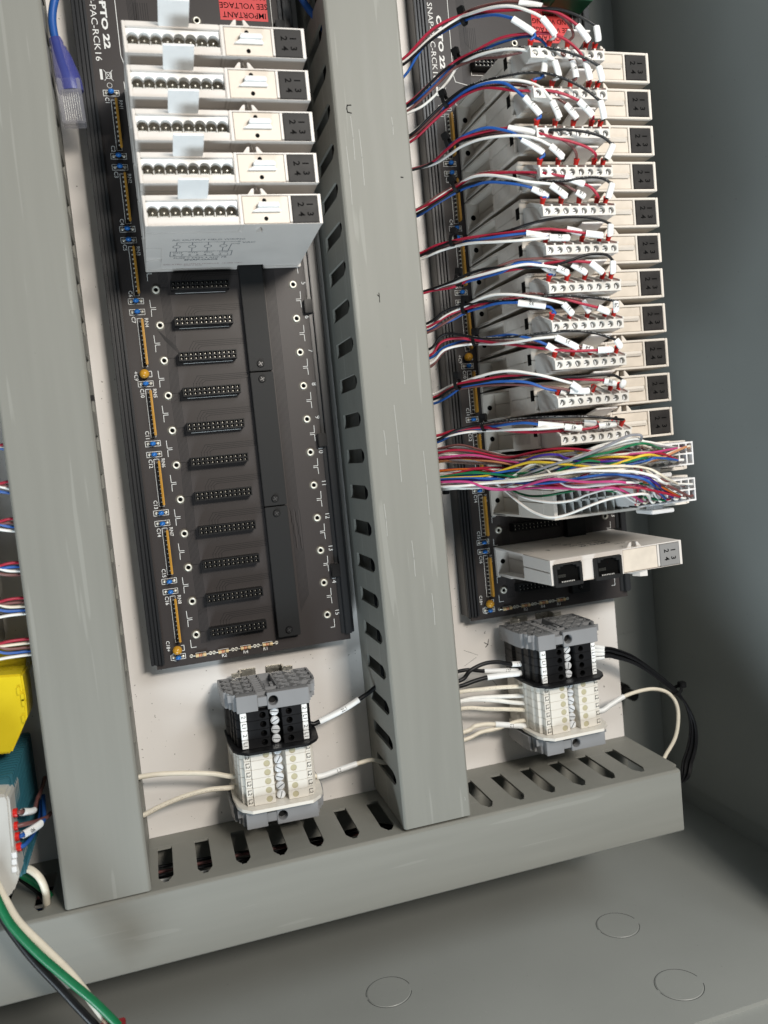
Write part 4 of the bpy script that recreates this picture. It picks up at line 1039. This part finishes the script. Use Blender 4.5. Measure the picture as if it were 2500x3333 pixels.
for j, (dy, cc) in enumerate(((0, 'white'), (28, 'white'), (55, 'ivory'))):
    hwire('upper', cc, [(70, 560), (500, 560 - dy / 3), (800, 540 - dy), (1050, 480 - dy), (1300, 400 - dy / 2), (1550, 290 + dy / 2), (1800, 190 + dy), (2050, 110 + dy), (2200, 100 + dy)], 9 - 2 * j, (11, 1, 1 + j))
hwire('upper', 'green', [(70, 500), (700, 470), (1100, 450), (1600, 300), (1900, 230), (2100, 165), (2260, 145)], 9, (11, 1, 4))
hwire('upper', 'pink', [(25, 300), (400, 270), (740, 335), (1200, 380), (1700, 330), (2100, 260), (2350, 240)], 5, (11, 1, 6))
hwire('upper', 'red', [(25, 320), (400, 300), (740, 345), (1200, 400), (1700, 390), (2100, 290), (2400, 250)], 3, (11, 0, 6))
hwire('upper', 'tan', [(30, 330), (500, 330), (900, 380), (1500, 430), (2000, 380), (2350, 330)], 3, (11, 1, 7))
hwire('upper', 'green', [(70, 505), (400, 460), (800, 500), (1000, 545), (1180, 520), (1350, 430), (1500, 370), (1640, 330), (1850, 355), (2050, 345), (2250, 300)], 10, (11, 0, 3), 'green wire weaving through the middle of the harness to the upper nylon plug')
hwire('upper', 'blue', [(70, 520), (500, 480), (900, 430), (1400, 410), (1550, 385), (1750, 395), (2000, 380), (2250, 335), (2380, 300)], 9, (11, 0, 6))
hwire('lower', 'blue', [(75, 530), (500, 520), (800, 545), (950, 575), (1150, 575), (1400, 545), (1650, 500), (1900, 478), (2120, 500), (2300, 560)], 11, (12, 0, 4))
hwire('lower', 'violet', [(75, 545), (500, 545), (900, 570), (1300, 560), (1700, 500), (1950, 478), (2150, 490), (2330, 540)], 10, (12, 0, 5))
hwire('lower', 'pink', [(80, 560), (350, 560), (520, 620), (700, 640), (850, 632), (1000, 590), (1150, 545), (1300, 528), (1600, 560), (2000, 560)], 12, (12, 1, 2))
hwire('lower', 'pink', [(80, 565), (400, 590), (600, 640), (800, 640), (1100, 622), (1400, 630), (1700, 645), (1950, 630)], 9, (12, 0, 1))
hwire('lower', 'red', [(75, 500), (500, 420), (900, 560), (1300, 575), (1600, 595), (1900, 605), (2200, 625), (2330, 650)], 8, (12, 0, 6))
hwire('lower', 'green', [(75, 510), (400, 450), (900, 540), (1400, 560), (1700, 545), (1950, 550), (2200, 570)], 7, (12, 1, 4))
hwire('lower', 'orange', [(70, 440), (400, 430), (900, 540), (1400, 570), (1800, 570), (2200, 560), (2380, 590)], 6, (12, 0, 6))
hwire('lower', 'white', [(90, 620), (300, 630), (500, 600), (640, 580), (740, 650), (880, 770), (1020, 870), (1180, 935), (1300, 938), (1450, 900), (1700, 800), (1900, 735), (2100, 700), (2280, 690)], 6, (12, 0, 2), 'long white wire sagging lowest in front of the harness modules')
hwire('lower', 'white', [(90, 640), (400, 620), (700, 630), (850, 690), (1000, 740), (1150, 770), (1300, 780), (1480, 755), (1650, 690), (1900, 640)], 4, (12, 0, 0), 'white wire sagging second lowest below the harness')
hwire('lower', 'green', [(90, 600), (500, 600), (780, 640), (900, 685), (1030, 712), (1200, 705), (1400, 670), (1700, 630)], 2, (12, 0, 3), 'green wire hanging just below the harness')
hwire('lower', 'white', [(90, 610), (300, 600), (600, 570), (1000, 540), (1500, 450), (1900, 440), (2150, 450), (2350, 500), (2440, 560)], 12, (12, 1, 5))
hwire('lower', 'ivory', [(80, 570), (600, 560), (1200, 480), (1700, 400), (2050, 390), (2300, 420), (2450, 500)], 11, (12, 1, 6))
hwire('lower', 'brown', [(80, 575), (600, 590), (1300, 560), (1900, 520), (2300, 560), (2500, 600)], 4, (12, 0, 7))
for (x, y, zo, dx, dy, lab) in ((742, 322, 0, 0, 58, 'black cable tie round the upper harness bundle'), (560, 590, 0, 60, 28, 'black cable tie half buried in the lower harness bundle'), (95, 600, 2, 50, 80, 'black cable tie at the duct edge round the lower harness bundle')):
    c = at(*hp_(x, y), hz(x, zo)); tt = thing('cable_tie', lab, 'cable tie', tuple(c), 'black cable ties on the wire bundles')
    ry = max(dy, 30) * HS / 6.6 * 0.62
    V = []; n = 20
    for s in (-0.9, 0.9):
        for rr in (1.0, 1.12):
            for i in range(n): g = 2 * math.pi * i / n; V.append(Vector((s, ry * rr * math.cos(g), ry * 0.9 * rr * math.sin(g) + 1.0)))
    F = []
    for i in range(n):
        j = (i + 1) % n; F += [(i, j, n + j, n + i), (2 * n + i, 2 * n + j, 3 * n + j, 3 * n + i), (n + i, n + j, 3 * n + j, 3 * n + i), (i, j, 2 * n + j, 2 * n + i)]
    MB().add(V, F).build('tie_band', M_BLK, tt)
    MB().box(-1.6, 1.6, -ry - 2.2, -ry + 0.6, -1.2, 2.0).build('tie_head', M_BLK, tt, 0.3)
# ================================================================ wires at the terminal strips
def twire(label, col, org, s, pts, z, r, slv=None, txt='', pre=None, post=None, group='wires of the terminal strips', zs=None):
    P3 = [at(org[0] + x * s, org[1] + y * s, (zs[i] if zs else z)) for i, (x, y) in enumerate(pts)]
    n0 = len(pre or [])
    P3 = [Vector(p) for p in (pre or [])] + P3 + [Vector(p) for p in (post or [])]
    t, o, Q = wire(label, col, P3, r, group, 6, 10)
    if slv: sleeve(t, P3[n0 + slv[0]] - o, P3[n0 + slv[1]] - o, txt, r * 1.32, 1.0, [q - o for q in Q[6 * (n0 + slv[0]):6 * (n0 + slv[1]) + 1]])
    return t, o, Q
o6, s6 = (350, 1650), 1100 / 1659
def duct_in(pt, x): return (x, pt[1], pt[2] - 2)
t, o, Q = twire('ivory wire running level into the left side of the left strip', 'ivory', o6, s6, [(148, 1328), (250, 1312), (400, 1306), (520, 1310), (632, 1318)], 12, 1.35, pre=[(-40, -64.5, 14)], post=[(17, -66.6, 11)])
t, o, Q = twire('ivory wire with faint lettering rising to the lower left of the left strip', 'ivory', o6, s6, [(172, 1515), (260, 1470), (380, 1420), (500, 1388), (648, 1364)], 12, 1.35, pre=[(-40, -83.5, 14)], post=[(17, -69.8, 11)])
print_marks(t, [q - o for q in Q], 1.35, 'white', rng, 0.2, 0.9)
o4, s4 = (650, 2100), 700 / 1659
twire('black wire with white sleeve marked 2L1 between the left strip and the duct', 'black', o4, s4, [(1310, 362), (1228, 418), (1100, 500), (925, 588), (862, 606)], 12, 1.25, (1, 3), '2L1', pre=[(96, -37, 14)], post=[(46, -50.5, 10)])
twire('ivory wire with white sleeve marked L2 between the left strip and the duct', 'ivory', o4, s4, [(1420, 905), (1330, 885), (1212, 915), (1060, 968), (905, 1012)], 12, 1.2, (2, 4), 'L2', pre=[(97, -84.5, 12)], post=[(46, -78.0, 9)])
oR, sR = (1480, 2050), 420 / 1659
def rw(label, col, pts, slv=None, txt='', r=1.15, endy=0, z=11):
    a = at(oR[0] + pts[0][0] * sR, oR[1] + pts[0][1] * sR, z)
    return twire(label, col, oR, sR, pts, z, r, slv, txt, pre=[(121, a.y - 0.6, z + 2)], post=[(184, endy, 9)])
rw('black wire with sleeve marked 2L1, uppermost on the left side of the right strip', 'black', [(75, 650), (200, 525), (380, 435), (560, 415), (730, 442), (940, 405)], (4, 5), '2L1', 1.2, -36.5)
rw('black wire with sleeve marked 2L1, behind the other two at the right strip', 'black', [(60, 532), (200, 515), (375, 530), (700, 520), (885, 530)], (2, 4), '2L1', 1.1, -46, 8)
rw('black wire with blank white sleeve, lowest of three at the right strip', 'black', [(85, 720), (250, 660), (412, 615), (640, 580), (880, 545)], (2, 4), '', 1.25, -45)
lw = []
for lab, col, pts, ey in (('ivory printed wire, uppermost of the pale wires left of the right strip', 'ivory', [(92, 795), (350, 765), (600, 740), (930, 722)], -57), ('white wire second from the top left of the right strip', 'white', [(105, 912), (250, 880), (500, 862), (930, 842)], -61.5),
        ('white wire third from the top left of the right strip', 'white', [(105, 918), (300, 898), (540, 910), (760, 935), (950, 940)], -66), ('ivory printed wire, fourth and straightest left of the right strip', 'ivory', [(118, 1010), (400, 1016), (700, 1022), (1000, 1030)], -70.5),
        ('ivory wire bent upward under the sleeve marked L2', 'ivory', [(155, 1405), (330, 1320), (540, 1270), (800, 1180), (1000, 1150)], -75)):
    t, o, Q = rw(lab, col, pts, None, '', 1.2, ey)
    if 'printed' in lab: print_marks(t, [q - o for q in Q], 1.2, 'white', rng, 0.15, 0.9)
rw('ivory wire with white sleeve marked L2 at the lower left of the right strip', 'ivory', [(150, 1305), (260, 1240), (400, 1215), (515, 1216), (740, 1228), (985, 1238)], (3, 5), 'L2', 1.3, -79)
oB, sB = (1480, 1950), 870 / 1659
ns = 0
for i in range(7):
    f = i / 6 - 0.5; q = rng.uniform(-1, 1)
    pts = [(925, 300 + 10 * i), (1010, 315 + 9 * i), (1120, 362 + 7 * i), (1250, 455 + 5 * i), (1370, 560 + 4 * i), (1440 + 10 * f, 660 + 4 * q), (1478 + 34 * f, 780), (1476 + 52 * f, 900), (1445 + 58 * f, 1010), (1405 + 40 * f, 1130)]
    z = 9 + 1.5 * q
    t, o, Q = twire('%s of the thin black wires looping from the right strip round the duct end' % ('one', 'second', 'third', 'fourth', 'fifth', 'sixth', 'seventh')[i], 'black', oB, sB, pts, z, 0.7, pre=[(207, -38.5 - 1.6 * i, 9)], post=[(268, -140, -8)], group='thin black wires looping beside the right strip')
    if i in (0, 2, 4, 6):
        sleeve(t, Vector((213.5, -37.8 - 1.7 * i, 10)) - o, at(oB[0] + 925 * sB, oB[1] + (302 + 10 * i) * sB, 10) - o, '2' if i % 4 else '2L1', 1.3, 0.9)
twire('white wire arching right from the right strip and down behind the duct end', 'ivory', oB, sB, [(890, 695), (970, 655), (1050, 605), (1150, 570), (1240, 558), (1320, 580), (1372, 640), (1388, 730), (1372, 850), (1320, 950), (1262, 1020)], 9, 1.15, (0, 2), '', pre=[(211, -71, 9)], post=[(250, -118, 4)])
c = at(oB[0] + 1380 * sB, oB[1] + 566 * sB, 10)
tt = thing('cable_tie', 'black cable tie round the thin black wires beside the right strip', 'cable tie', tuple(c), 'black cable ties on the wire bundles')
V = []; n = 18; dr = Vector((0.72, -0.69, 0)); ar = Vector((0.69, 0.72, 0))
for s in (-1.1, 1.1):
    for rr in (3.0, 3.5):
        for i in range(n): g = 2 * math.pi * i / n; V.append(dr * s + ar * rr * math.cos(g) + Vector((0, 0, rr * math.sin(g))))
F = []
for i in range(n):
    j = (i + 1) % n; F += [(i, j, n + j, n + i), (2 * n + i, 2 * n + j, 3 * n + j, 3 * n + i), (n + i, n + j, 3 * n + j, 3 * n + i), (i, j, 2 * n + j, 2 * n + i)]
MB().add(V, F).build('tie_band', M_BLK, tt)
MB().box(1.2, 5.4, 1.4, 5.0, -1.5, 2.6).build('tie_head', M_BLK, tt, 0.4)
# wires lying inside the ducts, seen through the slots
for i in range(12):
    col = ['black', 'brown', 'black', 'blue', 'black', 'white', 'black', 'red', 'black', 'black', 'white', 'black'][i]
    y, z = -119 - 1.6 * (i % 4), 1 + 2.4 * i
    wire('%s wire lying %s from the back inside the bottom duct' % (col, ORD[i]), col, [(-300, y, z), (-120, y + rng.uniform(-1, 1), z - 2), (-30, y, z), (20, y - 1.5 * rng.random(), z + rng.uniform(-7, 5)), (60, y - 3, z + rng.uniform(-9, 5)), (88, y - 6, z - 4 - i), (106, y - 12, 4 + i)], 0.85, 'wires inside the bottom duct', 5, 7)
for i in range(9):
    col = ['black', 'blue', 'red', 'black', 'brown', 'white', 'black', 'red', 'blue'][i]
    x = 94.5 + 1.8 * (i % 3); z = 6 + 3.2 * i
    wire('%s wire lying %s from the back inside the middle duct' % (col, ORD[i]), col, [(x + 4, 330, z - 6), (x + 6, 240, z - 8), (x + 5 + rng.random(), 130, z - 5), (x + 3, 40, z), (x + 3.0, -40, z + rng.uniform(-3, 3)), (x + 5, -120, z - 3)], 0.85, 'wires inside the middle duct', 5, 7)
# ================================================================ things at the left edge
bc = thing('network_cable', 'blue network cable with clear moulded plug hanging beside the left duct', 'network cable', tuple(at(205, 280, 12)))
bo = Vector(at(205, 280, 12))
def bq(u, v, z=12): return at(u, v, z) - bo
MB().tube(catmull([bq(200, -60), bq(178, 0), bq(170, 60), bq(178, 120), bq(196, 190), bq(215, 245), bq(226, 300)], 5), 1.9, 12).build('cable_jacket', wmat('blue'), bc)
bt = MB(); cl_ = catmull([bq(178, 124), bq(187, 150), bq(192, 165), bq(202, 190), bq(212, 225), bq(224, 265), bq(232, 300)], 3)
rr = [2.7, 3.0, 3.2, 2.9, 3.4, 3.8, 3.6, 3.9, 4.2, 4.5, 4.8, 5.0, 5.3, 5.6, 5.8, 5.9, 5.9, 5.9, 5.8]
bt.tube(cl_, rr[:len(cl_)], 16, 0.75); bt.build('strain_relief_boot', M_BLUECLR, bc)
a, b = bq(222, 262), bq(245, 410); d = (b - a).normalized(); sx = Vector((0, 0, 1)).cross(d).normalized(); up = d.cross(sx)
pb = MB(); V = []
for p_ in (a, b):
    for i, j in ((-1, -1), (1, -1), (1, 1), (-1, 1)): V.append(p_ + sx * 5.3 * i + up * 3.6 * j)
pb.add(V, [(0, 1, 2, 3), (4, 5, 6, 7), (0, 1, 5, 4), (1, 2, 6, 5), (2, 3, 7, 6), (3, 0, 4, 7)]); pb.build('clear_plug', M_CLR, bc, 0.5)
pb = MB()
for i in range(8): pb.tube([a + sx * (-3.5 + i) + d * 4, b + sx * (-3.5 + i) - d * 2.5], 0.32, 6)
pb.build('plug_conductors', M_ZINC, bc)['kind'] = 'stuff'
lt = MB(); V = []
for p_, h in ((a + d * 6, 4.3), (b - d * 8, 3.9)):
    for i, j in ((-1, 0), (1, 0), (1, 1), (-1, 1)): V.append(p_ + sx * 2.2 * i - up * (h + 0.9 * j))
lt.add(V, [(0, 1, 2, 3), (4, 5, 6, 7), (0, 1, 5, 4), (1, 2, 6, 5), (2, 3, 7, 6), (3, 0, 4, 7)]); lt.build('plug_latch', M_CLR, bc)
P2 = [at(960, -40, 20), at(985, 0, 20), at(1005, 30, 20), at(1030, 62, 20)]
wire('blue cable slipping into the middle duct at the top edge', 'blue', [tuple(p) for p in P2] + [(99, P2[-1].y - 6, 16)], 1.8, None)
# yellow relay, teal finned block, pale connector
def px_prism(org, s, pts, z0, z1):
    return MB().prism([tuple(at(org[0] + x * s, org[1] + y * s, z1)[:2]) for x, y in pts], z0, z1, 'z')
o2, s2 = (0, 2100), 700 / 1256
base = Vector((-95, -20, -13))
yr = thing('yellow_relay', 'bright yellow relay housing cut by the left edge of the view', 'relay')
px_prism(o2, s2, [(-400, 200), (-5, 178), (128, 170), (150, 300), (160, 420), (68, 632), (-5, 640), (-400, 660)], 22, 42).build('relay_cover', M_YEL, yr, 0.8)
px_prism(o2, s2, [(-400, 110), (60, 80), (150, 72), (152, 160), (120, 240), (-400, 300)], -10, 22).build('relay_base', M_YEL, yr, 0.5)
for (x, y) in ((108, 262), (132, 300), (137, 330), (136, 425)):
    p_ = at(x * s2, 2100 + y * s2, 42); MB().box(p_.x - 0.7, p_.x + 0.7, p_.y - 2, p_.y + 1.5, 41, 42.9).build('relay_rib', M_YEL, yr, 0.2)
tl = thing('finned_block', 'teal module with a stack of thin cooling fins at the left edge', 'module', (-86, -38, -10))
k = MB().box(-60, -1.2, -46, -0.8, 0, 64)
k.build('block_body', M_TEAL, tl, 0.4)
fn = MB().box(-60, 0, -46, 0, 0, 1.7).mesh('cooling_fin', M_TEAL, 0.3)
for i in range(17): part('cooling_fin', fn, tl, (0, 0, 6 + 3.4 * i))
o5, s5 = (0, 2400), 260 / 959
wc = thing('pale_connector', 'pale grey connector block with red ferrules at the lower left edge', 'connector')
px_prism(o5, s5, [(-900, 730), (80, 690), (112, 760), (165, 1350), (215, 1560), (236, 1660), (165, 1860), (70, 1945), (-900, 2000)], 40, 66).build('connector_body', mat('pale_grey_shell', (0.50, 0.49, 0.46), 0.4), wc, 1.0)
for y in (1390, 1470, 1560):
    p_ = at(o5[0] + 165 * s5, o5[1] + y * s5, 66); MB().box(p_.x - 0.8, p_.x + 1.2, p_.y - 2.0, p_.y + 0.6, 65, 66.8).build('connector_rib', M_NYL, wc, 0.2)
def lwire(label, col, pts, r, z, fer=None, slv=None, txt='', group='wires of the pale connector'):
    P3 = [at(o5[0] + x * s5, o5[1] + y * s5, z[i] if isinstance(z, list) else z) for i, (x, y) in enumerate(pts)]
    t, o, Q = wire(label, col, [tuple(p) for p in P3], r, group, 6, 10)
    if fer: MB().tube([P3[fer[0]] - o, (P3[fer[0]] + P3[fer[1]]) / 2 - o, P3[fer[1]] - o], [1.7, 1.8, 1.9], 12).build('ferrule', M_FERR, t)
    if slv: sleeve(t, P3[slv[0]] - o, P3[slv[1]] - o, txt, 1.75, 0.8, [q - o for q in Q[6 * slv[0]:6 * slv[1] + 1]])
lwire('brown wire with blank sleeve in the uppermost red ferrule', 'brown', [(40, 935), (70, 925), (210, 900), (262, 895), (400, 880), (440, 760), (500, 620), (540, 480)], 0.95, [60, 60, 60, 59, 50, 36, 24, 14], (1, 2), (3, 4))
lwire('brown wire in the second red ferrule of the pale connector', 'brown', [(50, 1085), (85, 1080), (215, 1060), (330, 1035), (430, 1010), (560, 960), (620, 900)], 0.95, [60, 60, 60, 58, 50, 40, 30], (1, 2))
lwire('blue wire with marked sleeve in the third red ferrule', 'blue', [(70, 1210), (105, 1205), (235, 1185), (275, 1170), (490, 1035), (530, 940), (520, 700)], 0.95, [60, 60, 60, 60, 50, 38, 22], (1, 2), (3, 4), '90')
lwire('blue wire in the lowest red ferrule of the pale connector', 'blue', [(90, 1345), (125, 1340), (258, 1310), (320, 1270), (400, 1160), (480, 960), (500, 760)], 0.95, [60, 60, 60, 56, 44, 30, 20], (1, 2))
lwire('white wire looping from the pale connector down into the duct slot', 'ivory', [(180, 1560), (260, 1565), (370, 1590), (480, 1690), (545, 1840), (560, 1980), (555, 2080)], 1.7, [30, 34, 38, 40, 38, 34, 28])
lwire('green wire passing behind the white loop into the duct', 'green', [(180, 1590), (260, 1650), (400, 1740), (520, 1830), (600, 1900), (650, 1960)], 1.6, [28, 28, 28, 28, 26, 20])
lwire('black wire lowest of those entering the duct behind the white loop', 'black', [(190, 1640), (280, 1720), (400, 1810), (490, 1880), (530, 1960)], 1.3, [24, 24, 24, 24, 18])
def fw(label, col, pts, r, z):
    P3 = [tuple(at(o2[0] + x * s2, o2[1] + y * s2, z)) for x, y in pts]
    return wire(label, col, P3, r, 'thick wires in front of the bottom duct', 6, 14)
fw('thick green wire crossing in front of the bottom duct', 'green', [(-60, 1380), (0, 1520), (70, 1640), (220, 1800), (400, 1955), (560, 2090), (700, 2230), (800, 2330)], 1.75, 74)
fw('thick white wire crossing in front of the bottom duct beside the green one', 'ivory', [(-30, 1380), (30, 1490), (110, 1620), (260, 1770), (420, 1930), (560, 2110), (650, 2230), (720, 2330)], 1.8, 70)
fw('thick black wire, lowest of three in front of the bottom duct', 'black', [(-40, 1500), (60, 1660), (190, 1830), (340, 1990), (450, 2110), (560, 2225), (650, 2320)], 1.7, 71)
p_ = at(o2[0] + 690 * s2, o2[1] + 2222 * s2, 74)
rc = thing('red_connector', 'dark red connector tip at the bottom edge under the thick wires', 'connector', tuple(p_))
MB().box(-8, 3, -9, 0.8, -4, 2.5).build('connector_shell', mat('dark_red_plastic', (0.26, 0.01, 0.015), 0.4), rc, 0.5)
# field wires seen beyond the left duct
for gi, (yy, cs) in enumerate(((235, ('red', 'white', 'blue')), (560, ('red', 'brown', 'white', 'blue')), (880, ('red', 'brown', 'blue', 'white')), (1255, ('red', 'blue', 'white', 'brown')), (1560, ('red', 'brown', 'ivory', 'blue', 'white')), (1915, ('red', 'ivory', 'brown', 'blue', 'white')))):
    for j, cc in enumerate(cs):
        v = 1350 + (yy + 34 * j) * 0.3846; u = 0.3846 * (-90)
        dy = (20, 10, -18, -10, 14)[j]
        P3 = [at(u - 60, v + dy, 42), at(u + 20, v + dy * 0.6, 41), at(u + 70, v, 40)]
        wire('%s wire of the %s bundle from the top beyond the left duct' % (cc, ORD[gi]), cc, [tuple(p) for p in P3] + [(-68, P3[-1].y - 1, 36)], 0.68, 'field wires beyond the left duct', 4, 7)
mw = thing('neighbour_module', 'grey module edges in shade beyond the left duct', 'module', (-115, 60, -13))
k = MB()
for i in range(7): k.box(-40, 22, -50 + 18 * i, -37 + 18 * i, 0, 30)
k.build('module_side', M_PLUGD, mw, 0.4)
# thin wires tie with sleeves: nothing else stands in the view
for o in bpy.data.objects:
    if o.type == 'EMPTY' and o.get('label') == 'x': bpy.data.objects.remove(o)
